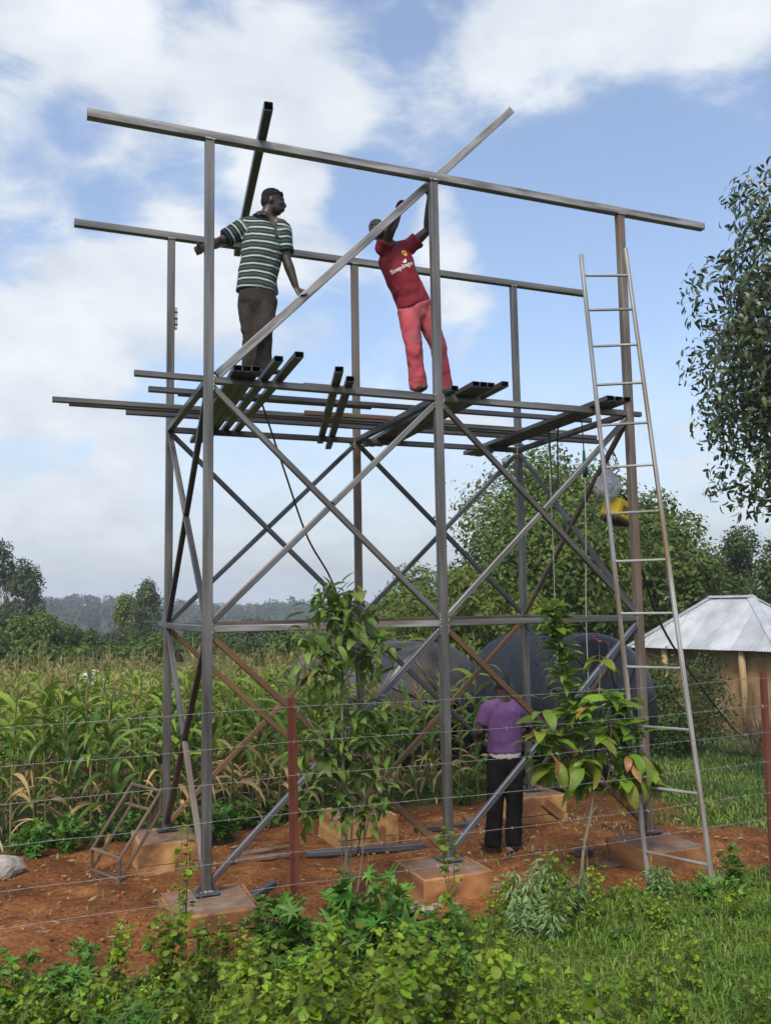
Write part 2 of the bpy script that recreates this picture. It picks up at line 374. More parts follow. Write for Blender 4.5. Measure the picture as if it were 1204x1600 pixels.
mat('steel_blue', (.06, .066, .085), (.13, .14, .165), 12, .5, .45, .1, 60, ST, (5, .6, .75, (.09, .06, .045)))
tower()

# ------------------------------------------------------------------ footings in board formwork
def footing(cx, cy, top, bot, label, sx=.60, sy=.60, two=True, mt='form_board', extra=None):
    F = thing('concrete_footing', label, 'footing', (cx, cy, bot), 'footings under the tower posts')
    H = top-bot; t = .024
    n = 9; V = []; Fc = []
    for j in range(n):
        for i in range(n):
            x = (i/(n-1)-.5)*(sx-.002); y = (j/(n-1)-.5)*(sy-.002); V.append((x, y, H-.012+noise.noise(Vector((x*9+cx, y*9+cy, 0)))*.008-(.0)))
    for j in range(n-1):
        for i in range(n-1): Fc.append((j*n+i, j*n+i+1, (j+1)*n+i+1, (j+1)*n+i))
    ringi = [i for i in range(n)]+[j*n+n-1 for j in range(1, n)]+[(n-1)*n+i for i in range(n-2, -1, -1)]+[j*n for j in range(n-2, 0, -1)]
    b0 = len(V)
    for k in ringi: V.append((V[k][0], V[k][1], -.2))
    for k in range(len(ringi)): q = (k+1) % len(ringi); Fc.append((ringi[q], ringi[k], b0+k, b0+q))
    obj('concrete', mesh('concrete', V, Fc, 'concrete'), F)
    rows = 2 if two else 1; bh = (H+.10)/rows
    for r in range(rows):
        z = -.10+r*bh
        for s in (-1, 1):
            o = obj('form_board', box_mesh('board', sx+2*t+rnd.uniform(0, .02), t, bh-.005, mt, .004, jit=.007), F, (0, s*(sy/2+t/2+.001), z+.002), (0, 0, rnd.uniform(-.012, .012)))
            o = obj('form_board', box_mesh('board', t, sy-.004, bh-.005, mt, .004, jit=.007), F, (s*(sx/2+t/2+.001), 0, z), (0, 0, rnd.uniform(-.006, .006)))
    for (px, py, rz, w, hh) in (extra or []):
        obj('batten', box_mesh('batten', w, .022, hh, 'board_wet', .003, jit=.003), F, (px, py, -.05), (0, 0, rz))
    return F
footing(-.01, -.16, 0, -.20, 'footing with wet orange boards under the front post among the weeds', mt='board_wet')
footing(1.975, -.13, 0, -.21, 'low board-edged footing under the middle post of the front row', .57, .57, False, 'board_wet')
footing(4.09, -.29, 0, -.21, 'low board-edged footing at the foot of the ladder', .60, .62, False, 'board_wet')
footing(-.04, 1.97, 0, -.31, 'pale two-board footing with the rusty frame leaning on it', .50, .58, True, 'form_board', [(.12, -.325, 0, .13, .30)])
footing(2.0, 2.02, 0, -.30, 'pale board footing under the middle post of the back row', .62, .60, True, 'form_board', [(.1, -.335, 0, .14, .26)])
footing(4.16, 2.10, 0, -.32, 'pale board footing behind the man in purple', .58, .58, True, 'form_board')
# short board nailed slantwise on that footing
o = obj('plank_offcut', box_mesh('plank', .30, .03, .10, 'board_wet', .004), None, (4.24, 1.768, -.18), (0, math.radians(38), 0)); tag(o, 'short orange plank leaning slantwise against the footing behind the man in purple', 'plank')

# ------------------------------------------------------------------ loose tubes
def loose(p0, p1, label, w=.075, h=None, mt='steel_dark', group=None, name='steel_tube'):
    return tag(tube(name, p0, p1, w, h or w, mt), label, 'steel tube', group)
Z2 = ZP+.030+.0255         # crosswise tubes lie on the front and back beams
Z1 = Z2+.051               # lengthwise tubes lie on those
G1 = 'long loose tubes lying lengthwise on the platform'
loose((-.555, .372, Z1), (4.68, .403, Z1), 'long tube just behind the front platform beam, sticking out past both end posts', .055, .05, 'steel', G1)
loose((-.375, .89, Z1), (4.34, .82, Z1), 'second lengthwise tube from the front, its open end left of the first post', .055, .05, 'steel_dark', G1)
loose((-.10, .965, Z1), (1.80, .935, Z1), 'short brownish lengthwise tube lying beside the second one', .05, .05, 'steel_brown', G1)
loose((-1.173, 1.563, Z1), (4.50, 1.50, Z1), 'lengthwise tube reaching farthest out to the left of the platform', .06, .05, 'steel', G1)
loose((-1.02, 1.681, Z1), (5.00, 1.65, Z1), 'dark lengthwise tube next behind the farthest reaching one', .055, .05, 'steel_dark', G1)
loose((-.47, 1.914, Z1), (5.20, 1.88, Z1), 'rearmost loose lengthwise tube, ending just left of the back post', .055, .05, 'steel_dark', G1)
loose((.904, .285, Z1-.006), (2.05, .285, Z1-.006), 'thin flat tube laid behind the front beam near the paired tubes', .05, .036, 'steel', G1)
loose((3.30, .31, Z1-.006), (4.12, .31, Z1-.006), 'thin flat tube laid behind the front beam near the ladder', .05, .036, 'steel_dark', G1)
loose((1.25, 1.40, Z1), (3.00, 1.37, Z1), 'rust-brown short lengthwise tube in the middle of the platform', .045, .05, 'steel_brown', G1)
def cross(a, b, label, grp, w=.072, h=.05, z=Z2): return loose((*a, z), (*b, z), label, w, h, 'steel_dark', grp)
g = 'tubes laid crosswise under the man in stripes'
cross((.192, -.241), (.385, 3.0), 'crosswise tube nearest the front end post under the striped man', g)
cross((.266, -.25), (.457, 2.95), 'second crosswise tube from the front end post under the striped man', g)
cross((.340, -.26), (.528, 2.88), 'third crosswise tube from the front end post, open end under the striped man', g)
cross((.435, -.60), (.610, 2.45), 'crosswise tube jutting forward right of the striped man', g)
cross((.553, -.763), (.735, 2.40), 'crosswise tube jutting farthest forward beside the striped man', g)
g = 'pair of tubes laid crosswise mid-platform'
cross((.982, -.464), (1.80, 2.60), 'longer tube of the crosswise pair between the two men', g)
cross((1.170, -.205), (2.01, 2.93), 'shorter tube of the crosswise pair between the two men', g)
g = 'tubes laid crosswise under the man in red'
cross((2.175, -.19), (2.20, 2.60), 'crosswise tube resting against the middle front post', g)
cross((2.285, -.386), (2.381, 2.645), 'first tube of the flat bundle right of the middle front post', g)
cross((2.360, -.39), (2.458, 2.62), 'second tube of the flat bundle right of the middle front post', g)
cross((2.435, -.39), (2.536, 2.58), 'third tube of the flat bundle right of the middle front post', g)
cross((2.530, -.468), (2.65, 2.47), 'crosswise tube jutting out on the outer side of the flat bundle', g)
g = 'tubes laid crosswise behind the ladder'
cross((3.767, -.315), (3.836, 2.82), 'left tube of the crosswise bundle behind the ladder', g, .085)
cross((3.868, -.31), (3.94, 2.85), 'middle tube of the crosswise bundle behind the ladder', g, .085)
cross((3.958, -.32), (4.04, 2.88), 'right tube of the crosswise bundle behind the ladder', g, .08)
loose((.385, -.50, ZT+.0375+.0385), (.80, 2.55, ZT+.0375+.0385), 'dark tube lying across both top rails above the man in stripes', .075, .075, 'steel_dark')
loose((.09, .105, 4.15), (3.03, .105, 7.12), 'long pale slanting tube both men on the platform are holding', .05, .075, 'steel_light', name='slanting_steel_tube').rotation_mode = 'QUATERNION'

# ------------------------------------------------------------------ ladder
def ladder():
    L = thing('ladder', 'tall worn steel ladder with thirteen rungs leaning on the tower', 'ladder', (3.74, -.98, -.2))
    l0, l1 = Vector((3.645, -.696, -.22)), Vector((3.503, -.311, 5.523)); r0, r1 = Vector((3.846, -1.268, -.22)), Vector((3.935, -.428, 5.596))
    tube('rail', l0, l1, .035, .035, 'galv', L); tube('rail', r0, r1, .035, .035, 'galv', L)
    for z in (5.31, 4.96, 4.6, 4.22, 3.83, 3.43, 3.0, 2.56, 2.09, 1.62, 1.11, .6, .05):
        a = l0+(l1-l0)*((z-l0.z)/(l1.z-l0.z)); b = r0+(r1-r0)*((z-r0.z)/(r1.z-r0.z)); d = (b-a).normalized()*.0185
        tube('rung', a+d, b-d, .03, .022, 'galv', L)
ladder()

# ------------------------------------------------------------------ barbed-wire fence
def fence():
    FY = -1.4
    for x, label in ((.32, 'rust-red steel angle fence post in front of the tower, left one'), (4.34, 'rust-red steel angle fence post at the right edge')):
        gz = ground_z(x, FY)-.25; H = 1.60-gz; w = .045; t = .005
        V = []; prof = [(0, 0), (w, 0), (w, t), (t, t), (t, w), (0, w)]
        for z in (0, H): V += [(a-.02, b-.02, z) for a, b in prof]
        F = [(5, 4, 3, 2, 1, 0), (6, 7, 8, 9, 10, 11)]+[(k, (k+1) % 6, 6+(k+1) % 6, 6+k) for k in range(6)]
        o = obj('fence_post', mesh('fence_post', V, F, 'rust_red'), None, (x, FY, gz), (0, math.radians(.8 if x < 1 else -1.2), math.radians(200))); tag(o, label, 'fence post', 'fence posts')
    names = ['topmost', 'second from the top', 'third from the top', 'fourth from the top', 'second from the bottom', 'lowest']
    for k, z in enumerate((1.545, 1.32, 1.105, .87, .62, .42)):
        pts = []; xs = np.arange(-3.5, 6.6, .1)
        for x in xs:
            sag = -.02*math.sin(math.pi*((x-.32)/4.02 % 1))
            pts.append(Vector((x, FY-.033+noise.noise(Vector((x*1.7, k*3.1, 0)))*.006, z+sag+noise.noise(Vector((x*2.1, k*5.3, 2)))*.008)))
        w = obj('barbed_wire', curve_tube_mesh('wire', pts, .0019, 'wire', 5)); tag(w, 'rusty grey barbed wire strand, '+names[k], 'barbed wire', 'barbed wire strands of the fence')
        bm = bmesh.new()
        for q in range(len(pts)):
            if q % 2 or q == 0: continue
            p = pts[q]+Vector((rnd.uniform(-.03, .03), 0, 0))
            for s in (0, 1, 2):
                a = rnd.uniform(0, 6.28); d = Vector((rnd.uniform(-.3, .3), math.cos(a), math.sin(a))).normalized()
                mtx = basis(p-d*.014, p+d*.014)[0]
                bmesh.ops.create_cone(bm, cap_ends=True, segments=4, radius1=.002, radius2=.001, depth=.028, matrix=mtx @ Matrix.Translation((0, 0, .014)))
        me = bpy.data.meshes.new('barbs'); bm.to_mesh(me); bm.free(); me.materials.append(MATS['wire'])
        b = obj('barbs', me, w); b['kind'] = 'stuff'
fence()
# ------------------------------------------------------------------ people
mat('skin', (.036, .020, .013), (.058, .032, .021), 20, .40, 0, .08, 120)
mat('hair', (.008, .007, .006), (.014, .012, .011), 60, .8, 0, .4, 200)
mat('trouser_grey', (.034, .028, .025), (.056, .046, .042), 9, .9, 0, .25, 160, spec=.15)
mat('trouser_black', (.0055, .005, .005), (.011, .0105, .0105), 9, .9, 0, .25, 160, spec=.12)
mat('trouser_pink', (.42, .060, .085), (.52, .105, .13), 5, .85, 0, .2, 160, spots=(4, .5, .68, (.28, .085, .09)), spec=.2)
mat('shirt_red', (.155, .010, .020), (.22, .018, .030), 5, .75, 0, .15, 160, spec=.25)
mat('shirt_purple', (.105, .050, .140), (.145, .072, .185), 6, .88, 0, .2, 160, spec=.15)
mat('undershirt', (.40, .37, .36), (.5, .47, .46), 8, .9)
mat('shoe', (.025, .02, .018), (.10, .07, .05), 12, .8)
mat('lens', (.012, .012, .014), (.02, .02, .022), 10, .12)
mat('white_print', (.75, .72, .72), (.82, .8, .8), 20, .7)
mat('crest_yellow', (.75, .36, .03), (.85, .48, .06), 20, .7)
mat('collar_dark', (.02, .028, .026), (.035, .04, .038), 20, .85)

def stripes():
    m = bpy.data.materials.new('striped_cloth'); m.use_nodes = True; nt = m.node_tree; N = nt.nodes.new; L = nt.links.new
    p = nt.nodes['Principled BSDF']; p.inputs['Roughness'].default_value = .88
    at = N('ShaderNodeAttribute'); at.attribute_name = 'along'
    mu = N('ShaderNodeMath'); mu.operation = 'MULTIPLY'; mu.inputs[1].default_value = 1/.068; L(at.outputs['Fac'], mu.inputs[0])
    fr = N('ShaderNodeMath'); fr.operation = 'FRACT'; L(mu.outputs[0], fr.inputs[0])
    r = N('ShaderNodeValToRGB'); r.color_ramp.interpolation = 'LINEAR'; L(fr.outputs[0], r.inputs[0]); e = r.color_ramp.elements
    dk, lt, gn = (.014, .024, .026, 1), (.42, .48, .42, 1), (.06, .10, .085, 1)
    e[0].position, e[0].color = 0, dk; e[1].position, e[1].color = 1, dk
    for q, c in ((.05, dk), (.08, lt), (.25, lt), (.28, dk), (.60, dk), (.63, gn), (.72, gn), (.75, dk)): k = e.new(q); k.color = c
    L(r.outputs[0], p.inputs['Base Color']); MATS['striped_cloth'] = m
stripes()

def loft(path, radii, side, n=14):
    """closed elliptical sweep; radii = (across 'side', across the third axis)"""
    P = [Vector(p) for p in path]; side = Vector(side); V = []; F = []
    for i, p in enumerate(P):
        t = (P[min(i+1, len(P)-1)]-P[max(i-1, 0)]).normalized()
        a = side-t*side.dot(t); a = a.normalized(); b = t.cross(a); ra, rb = radii[i] if isinstance(radii[i], tuple) else (radii[i], radii[i])
        V += [p+a*(ra*math.cos(2*math.pi*k/n))+b*(rb*math.sin(2*math.pi*k/n)) for k in range(n)]
    for i in range(len(P)-1):
        for k in range(n): F.append((i*n+k, i*n+(k+1) % n, (i+1)*n+(k+1) % n, (i+1)*n+k))
    F.append(tuple(range(n-1, -1, -1))); F.append(tuple(range((len(P)-1)*n, len(P)*n)))
    return V, F
def ball(c, r, axes=None, n=12):
    c = Vector(c); M = axes or Matrix.Identity(3); r = r if isinstance(r, tuple) else (r, r, r); V = []; F = []
    for j in range(1, n):
        th = math.pi*j/n
        for k in range(n): ph = 2*math.pi*k/n; V.append(c+M @ Vector((r[0]*math.sin(th)*math.cos(ph), r[1]*math.sin(th)*math.sin(ph), r[2]*math.cos(th))))
    for j in range(n-2):
        for k in range(n): F.append((j*n+k, (j+1)*n+k, (j+1)*n+(k+1) % n, j*n+(k+1) % n))
    F.append(tuple(range(n))); F.append(tuple(range((n-2)*n+n-1, (n-2)*n-1, -1)))
    return V, F
def fuse(name, parts, voxel, smooth, mt, parent, wrinkle=0.0, wscale=14, seed=0, cut=None):
    """join closed shells into one continuous skin"""
    V = []; F = []
    for v, f in parts: o0 = len(V); V += v; F += [tuple(i+o0 for i in q) for q in f]
    me = mesh(name, V, F, mt); tmp = bpy.data.objects.new('tmp', me); COL.objects.link(tmp)
    r = tmp.modifiers.new('r', 'REMESH'); r.mode = 'VOXEL'; r.voxel_size = voxel
    s = tmp.modifiers.new('s', 'SMOOTH'); s.iterations = smooth; s.factor = .5
    dg = bpy.context.evaluated_depsgraph_get(); out = bpy.data.meshes.new_from_object(tmp.evaluated_get(dg))
    bpy.data.objects.remove(tmp); bpy.data.meshes.remove(me)
    out.name = name; out.materials.clear(); out.materials.append(MATS[mt]); out.polygons.foreach_set('use_smooth', [True]*len(out.polygons))
    nv = len(out.vertices); co = np.empty(nv*3, np.float32); no = np.empty(nv*3, np.float32)
    out.vertices.foreach_get('co', co); out.vertices.foreach_get('normal', no); co = co.reshape(-1, 3); no = no.reshape(-1, 3)
    if wrinkle:
        h = np.empty(nv, np.float32)
        for k in range(nv):
            x, y, z = map(float, co[k]); a = noise.noise(Vector((x*wscale+seed, y*wscale, z*wscale*.55))); b = noise.noise(Vector((x*wscale*2.3, y*wscale*2.3+seed, z*wscale*1.4)))
            c_ = noise.noise(Vector((x*5+seed*2, y*5, z*26+noise.noise(Vector((x*6, y*6, z*6)))*3))); h[k] = (1-2*abs(a))*.7+b*.4+c_*.3
        co = co+no*h[:, None]*wrinkle
    co = co-np.array(parent.location, np.float32); out.vertices.foreach_set('co', co.astype(np.float32).ravel()); out.update()
    return obj(name, out, parent)
def head_parts(c, fwd, up, k=1.0):
    """head centre c, facing fwd; returns shells"""
    f = Vector(fwd).normalized(); u = Vector(up); u = (u-f*u.dot(f)).normalized(); s = f.cross(u); c = Vector(c)
    A = lambda a, b, z: c+(f*a+s*b+u*z)*k
    P = []
    rings = [(-.118, .020, .030, .022), (-.105, .026, .052, .050), (-.075, .018, .066, .078), (-.035, .006, .071, .092), (.01, 0, .075, .098), (.05, -.006, .076, .098), (.085, -.008, .066, .086), (.108, -.008, .045, .058), (.120, -.008, .018, .024)]
    V = []; F = []; n = 16
    for z, off, w, d in rings: V += [A(off+d*math.cos(2*math.pi*q/n), w*math.sin(2*math.pi*q/n), z) for q in range(n)]
    for i in range(len(rings)-1):
        for q in range(n): F.append((i*n+q, i*n+(q+1) % n, (i+1)*n+(q+1) % n, (i+1)*n+q))
    F.append(tuple(range(n-1, -1, -1))); F.append(tuple(range((len(rings)-1)*n, len(rings)*n))); P.append((V, F))
    P.append(loft([A(.093, 0, .012), A(.106, 0, -.012), A(.116, 0, -.030), A(.098, 0, -.042)], [.011*k, .014*k, (.020*k, .014*k), .012*k], s, 8))   # nose
    P.append(ball(A(.100, 0, -.058), (.013*k, .026*k, .008*k), Matrix((f, s, u)).transposed(), 8)); P.append(ball(A(.098, 0, -.074), (.013*k, .024*k, .009*k), Matrix((f, s, u)).transposed(), 8))   # lips
    P.append(ball(A(.085, .032, .022), (.016*k, .026*k, .009*k), Matrix((f, s, u)).transposed(), 8)); P.append(ball(A(.085, -.032, .022), (.016*k, .026*k, .009*k), Matrix((f, s, u)).transposed(), 8))   # brow
    P.append(ball(A(.078, .040, -.022), (.022*k, .022*k, .018*k), Matrix((f, s, u)).transposed(), 8)); P.append(ball(A(.078, -.040, -.022), (.022*k, .022*k, .018*k), Matrix((f, s, u)).transposed(), 8))   # cheeks
    for sg in (-1, 1): P.append(ball(A(-.008, sg*.080, -.008), (.022*k, .010*k, .034*k), Matrix((f, s, u)).transposed(), 8))   # ears
    return P, A
def hand_parts(w, d, pn, thumb, curl=.9, k=1.0, tcurl=.5):
    """w wrist, d direction to knuckles, pn palm-facing normal, thumb = side of the thumb"""
    d = Vector(d).normalized(); pn = Vector(pn); pn = (pn-d*pn.dot(d)).normalized(); s = Vector(thumb); s = (s-d*s.dot(d)-pn*s.dot(pn)).normalized(); w = Vector(w)
    P = [loft([w-d*.02, w+d*.02*k, w+d*.055*k, w+d*.092*k], [(.027*k, .021*k), (.032*k, .018*k), (.041*k, .016*k), (.041*k, .013*k)], s, 12)]
    for i, (o, ln) in enumerate(((.030, .072), (.010, .082), (-.010, .076), (-.030, .060))):
        b = w+d*(.085*k)+s*o*k; dirv = d.copy(); pts = [b]; ang = 0
        for q, fr in enumerate((.42, .33, .25)):
            ang += curl*(.55, .75, .5)[q]; v = d*math.cos(ang)+pn*math.sin(ang); pts.append(pts[-1]+v*ln*fr*k)
        P.append(loft([b-d*.015]+pts, [.0095*k, .0098*k, .0092*k, .0085*k, .0065*k], s, 8))
    b = w+d*.03*k+s*.024*k; v1 = (s*.75+d*.6+pn*.2).normalized(); v2 = (d*.8+s*.15+pn*(.2+tcurl)).normalized()
    P.append(loft([b-v1*.01, b+v1*.03*k, b+v1*.03*k+v2*.03*k, b+v1*.03*k+v2*.055*k], [.013*k, .012*k, .011*k, .008*k], pn, 8))
    return P
def limb(a, b, c, r, side, n=12):
    """two-bone limb with muscle bulge: r = radii at a, mid, b, mid, c"""
    a, b, c = Vector(a), Vector(b), Vector(c)
    path = [a, a.lerp(b, .35), a.lerp(b, .7), a.lerp(b, .95), b.lerp(c, .08), b.lerp(c, .32), b.lerp(c, .7), c]
    rr = [r[0], r[1], (r[1]+r[2])/2, r[2], r[2], r[3], (r[3]+r[4])/2, r[4]]
    return loft(path, rr, side, n)
def foot_parts(ankle, fwd, k=1.0):
    f = Vector((fwd[0], fwd[1], 0)).normalized(); a = Vector(ankle); s = Vector((-f.y, f.x, 0)); g = a-Vector((0, 0, .075))
    return [loft([g-f*.07+Vector((0, 0, .035)), g-f*.03+Vector((0, 0, .045)), g+f*.06+Vector((0, 0, .038)), g+f*.13+Vector((0, 0, .030)), g+f*.19+Vector((0, 0, .022))], [(.030, .030), (.038, .042), (.045, .036), (.046, .028), (.028, .018)], s, 12)]

def person(name, label, loc, J, cloth, head_f, head_up, torso_f):
    """J: joint name -> world point. Builds body, shirt, trousers, shoes as parts of one figure."""
    R = thing(name, label, 'person', loc)
    tf = Vector(torso_f).normalized(); V = {k: Vector(v) for k, v in J.items() if k[:4] not in ('hand', 'toeR', 'toeL')}
    sh = (V['shL']-V['shR']).normalized(); hp = (V['hpL']-V['hpR']).normalized()
    neck, chest, waist, hip = V['neck'], V['chest'], V['waist'], V['hip']
    arms = []
    for q in ('R', 'L'): arms.append((V['sh'+q], V['el'+q], V['wr'+q], q))
    # body: torso, neck, head, arms with hands, legs
    body = [loft([hip-Vector((0, 0, .06)), hip, waist, chest, neck.lerp(chest, .35), neck.lerp(chest, .12)], [(.13, .10), (.155, .11), (.135, .10), (.155, .105), (.165, .09), (.075, .065)], sh, 16)]
    hc = V['head']; hps, A = head_parts(hc, head_f, head_up)
    body += hps
    nb = A(-.02, 0, -.05); body.append(loft([neck.lerp(chest, .2), neck, neck.lerp(nb, .6), nb], [.080, .068, .062, .062], sh, 12))
    for q in 'RL': body.append(loft([neck.lerp(nb, .3), neck.lerp(V['sh'+q], .55), V['sh'+q]], [.045, .055, .058], tf, 10))
    for a, b, c, q in arms: body.append(limb(a, b, c, (.060, .054, .044, .047, .029), tf))
    for q in 'RL': body += hand_parts(*J['hand'+q])
    for q in 'RL': body.append(limb(V['hp'+q], V['kn'+q], V['an'+q], (.085, .078, .055, .055, .036), hp))
    for q in 'RL': body += foot_parts(V['an'+q], J['toe'+q])
    fuse('body', body, .0095, 2, 'skin', R)
    # hair cap
    f = Vector(head_f).normalized(); u = Vector(head_up); u = (u-f*u.dot(f)).normalized(); s = f.cross(u)
    cap = [ball(A(-.012, 0, .052), (.097, .079, .076), Matrix((f, s, u)).transposed(), 16), ball(A(-.040, 0, .005), (.070, .076, .075), Matrix((f, s, u)).transposed(), 14)]
    fuse('hair', cap, .012, 2, 'hair', R, .002, 60)
    # trousers
    tr = cloth['trousers']; k = tr.get('k', 1)
    T = [loft([waist.lerp(hip, .35), hip+Vector((0, 0, .03)), hip-Vector((0, 0, .05)), hip-Vector((0, 0, .115))], [(.150*k, .112*k), (.172*k, .13*k), (.165*k, .125*k), (.13*k, .105*k)], hp, 16)]
    for q in 'RL':
        a, b, c = V['hp'+q], V['kn'+q], V['an'+q]-Vector((0, 0, tr.get('drop', .03)))
        T.append(limb(a+Vector((0, 0, .02)), b, c, (.103*k, .098*k, .080*k, .078*k, tr.get('hem', .075)), hp, 14))
    T.append(ball(hip-Vector((0, 0, .10)), (.11*k, .105*k, .08)))
    fuse('trousers', T, .014, 6, tr['mat'], R, tr.get('wr', .006), 11, 3)
    # shirt with short sleeves
    st = cloth['shirt']; ks = st.get('k', 1); hem = waist.lerp(hip, st.get('hem', .6))
    S = [loft([hem, waist, waist.lerp(chest, .5), chest, neck.lerp(chest, .45), neck.lerp(chest, .2), neck.lerp(chest, .02)], [(.178*ks, .135*ks), (.165*ks, .130*ks), (.168*ks, .128*ks), (.178*ks, .125*ks), (.185*ks, .108*ks), (.135*ks, .085*ks), (.066, .062)], sh, 18)]
    for a, b, c, q in arms:
        e = a.lerp(b, st.get('sleeve', .72)); S.append(loft([a-(b-a)*.12, a, a.lerp(e, .5), e], [.070, .078*ks, .074*ks, st.get('cuff', .072)], tf, 14))
    for q in 'RL': S.append(loft([neck.lerp(chest, .06), neck.lerp(V['sh'+q], .5), V['sh'+q]], [.050, .066*ks, .076*ks], tf, 12))
    so_ = fuse('shirt', S, .013, 6, st['mat'], R, st.get('wr', .006), 9, 1)
    at = so_.data.attributes.new('along', 'FLOAT', 'POINT'); vals = []
    ax = (neck-hem).normalized()
    for v in so_.data.vertices:
        p = v.co+R.location; t = (p-hem).dot(ax)
        for a, b, c, q in arms:
            d = (b-a).normalized(); x = (p-a).dot(d); lat = (p-a-d*x).length
            if x > .02 and lat < .10*ks: t = .31+x
        vals.append(t+noise.noise(p*7)*.006)
    at.data.foreach_set('value', vals)
    for q in 'RL': fuse('shoe', [(v, fc) for v, fc in foot_parts(V['an'+q], J['toe'+q])]+[loft([V['an'+q]-Vector((0, 0, .05)), V['an'+q]+Vector((0, 0, .01))], [.046, .045], hp, 10)], .011, 2, 'shoe', R)
    return R, A, so_
Zf = Z1+.025            # top of the lengthwise tubes
# --- man in stripes, left hand on the slanting tube, other arm round the post
J1 = dict(head=(.610, .225, 5.815), neck=(.545, .245, 5.655), chest=(.52, .23, 5.38), waist=(.475, .25, 5.10), hip=(.47, .25, 4.93),
          shR=(.375, .29, 5.58), elR=(.155, .30, 5.41), wrR=(-.02, .125, 5.26), shL=(.685, .19, 5.56), elL=(.715, .165, 5.28), wrL=(.795, .14, 5.02),
          hpR=(.405, .28, 4.90), hpL=(.545, .23, 4.89), knR=(.425, .275, 4.58), knL=(.515, .215, 4.575), anR=(.43, .33, Zf+.078), anL=(.515, .26, Zf+.078),
          handR=((-.02, .125, 5.26), (-.75, -.35, -.55), (.35, -.9, -.1), (-.3, -.2, .9), .8), handL=((.795, .14, 5.02), (.42, -.3, -.85), (.25, -.95, .1), (.8, .3, .4), .9),
          toeR=(.3, -.9), toeL=(.6, -.8))
R1, A1, S1 = person('person', 'man in striped polo shirt and grey trousers gripping tower post and slanting tube', (.47, .28, Zf), J1,
    dict(shirt=dict(mat='striped_cloth', hem=.78, sleeve=.80, cuff=.078, wr=.011, k=1.05), trousers=dict(mat='trouser_grey', hem=.078, k=.97, wr=.014)), (.93, -.33, -.06), (0, 0, 1), (.35, -.93, 0))
def sub(name, me, R): o = obj(name, me, R); return o
def rel(R, p): return Vector(p)-R.location
# sunglasses pushed up on the head
V = []; 
gl = [A1(.085, .045, .062), A1(.085, -.045, .062)]
bm = bmesh.new()
for c in gl:
    mt_, _ = basis(rel(R1, c), rel(R1, c)+(A1(1, 0, .55)-A1(0, 0, 0)))
    bmesh.ops.create_uvsphere(bm, u_segments=12, v_segments=8, radius=.031, matrix=mt_ @ Matrix.Diagonal((1, .75, .22, 1)))
me = bpy.data.meshes.new('lens'); bm.to_mesh(me); bm.free(); me.materials.append(MATS['lens']); g_ = sub('sunglasses', me, R1)
for sg in (-1, 1): obj('temple', curve_tube_mesh('temple', [rel(R1, A1(.083, sg*.070, .066)), rel(R1, A1(.03, sg*.084, .056)), rel(R1, A1(-.04, sg*.086, .03))], .004, 'lens'), g_)
# polo collar
def collar(R, c, up, fwd, mt):
    up = Vector(up).normalized(); f = Vector(fwd); f = (f-up*f.dot(up)).normalized(); s = f.cross(up); V = []; F = []; c = Vector(c)-R.location; n = 26
    for k in range(n+1):
        a = math.radians(32+(296*k/n)); e = 1+.35*math.exp(-((min(k, n-k))/3.0)**2)
        d = f*math.cos(a)+s*math.sin(a); V += [c+d*.074+up*.030, c+d*.080+up*.036, c+d*.122*e-up*.006*e, c+d*.116*e-up*.014]
    for k in range(n):
        for j in range(3): F.append((k*4+j, k*4+j+1, k*4+j+5, k*4+j+4))
    return obj('collar', mesh('collar', V, F, mt, True), R)
collar(R1, (.545, .243, 5.665), (.12, -.12, 1), (.45, -.89, 0), 'collar_dark')
# --- man in red, leaning back with both arms up
J2 = dict(head=(1.66, .30, 5.74), neck=(1.815, .36, 5.61), chest=(1.885, .36, 5.40), waist=(2.005, .37, 5.16), hip=(2.055, .37, 5.04),
          shR=(1.70, .33, 5.56), elR=(1.735, .165, 5.71), wrR=(1.825, .195, 5.89), shL=(2.005, .37, 5.655), elL=(2.155, .26, 5.80), wrL=(2.125, .14, 6.07),
          hpR=(1.975, .37, 5.00), hpL=(2.135, .37, 5.01), knR=(2.005, .31, 4.63), knL=(2.265, .31, 4.67), anR=(2.085, .40, Zf+.078), anL=(2.375, .43, Zf+.078),
          handR=((1.825, .195, 5.89), (.15, -.35, .92), (.1, -.9, -.4), (-.9, -.1, .2), 1.1), handL=((2.125, .14, 6.07), (.10, -.05, .98), (-.2, -.95, .1), (-.9, .1, .2), 1.0),
          toeR=(-.1, -1), toeL=(.35, -.9))
R2, A2, S2 = person('person', 'man in red football shirt and pink trousers raising both arms to the slanting tube', (2.2, .38, Zf), J2,
    dict(shirt=dict(mat='shirt_red', hem=.85, sleeve=.46, cuff=.080, wr=.010, k=1.0), trousers=dict(mat='trouser_pink', hem=.086, k=.98, wr=.011)), (-.55, -.75, .35), (-.45, .1, .9), (.10, -.99, .12))
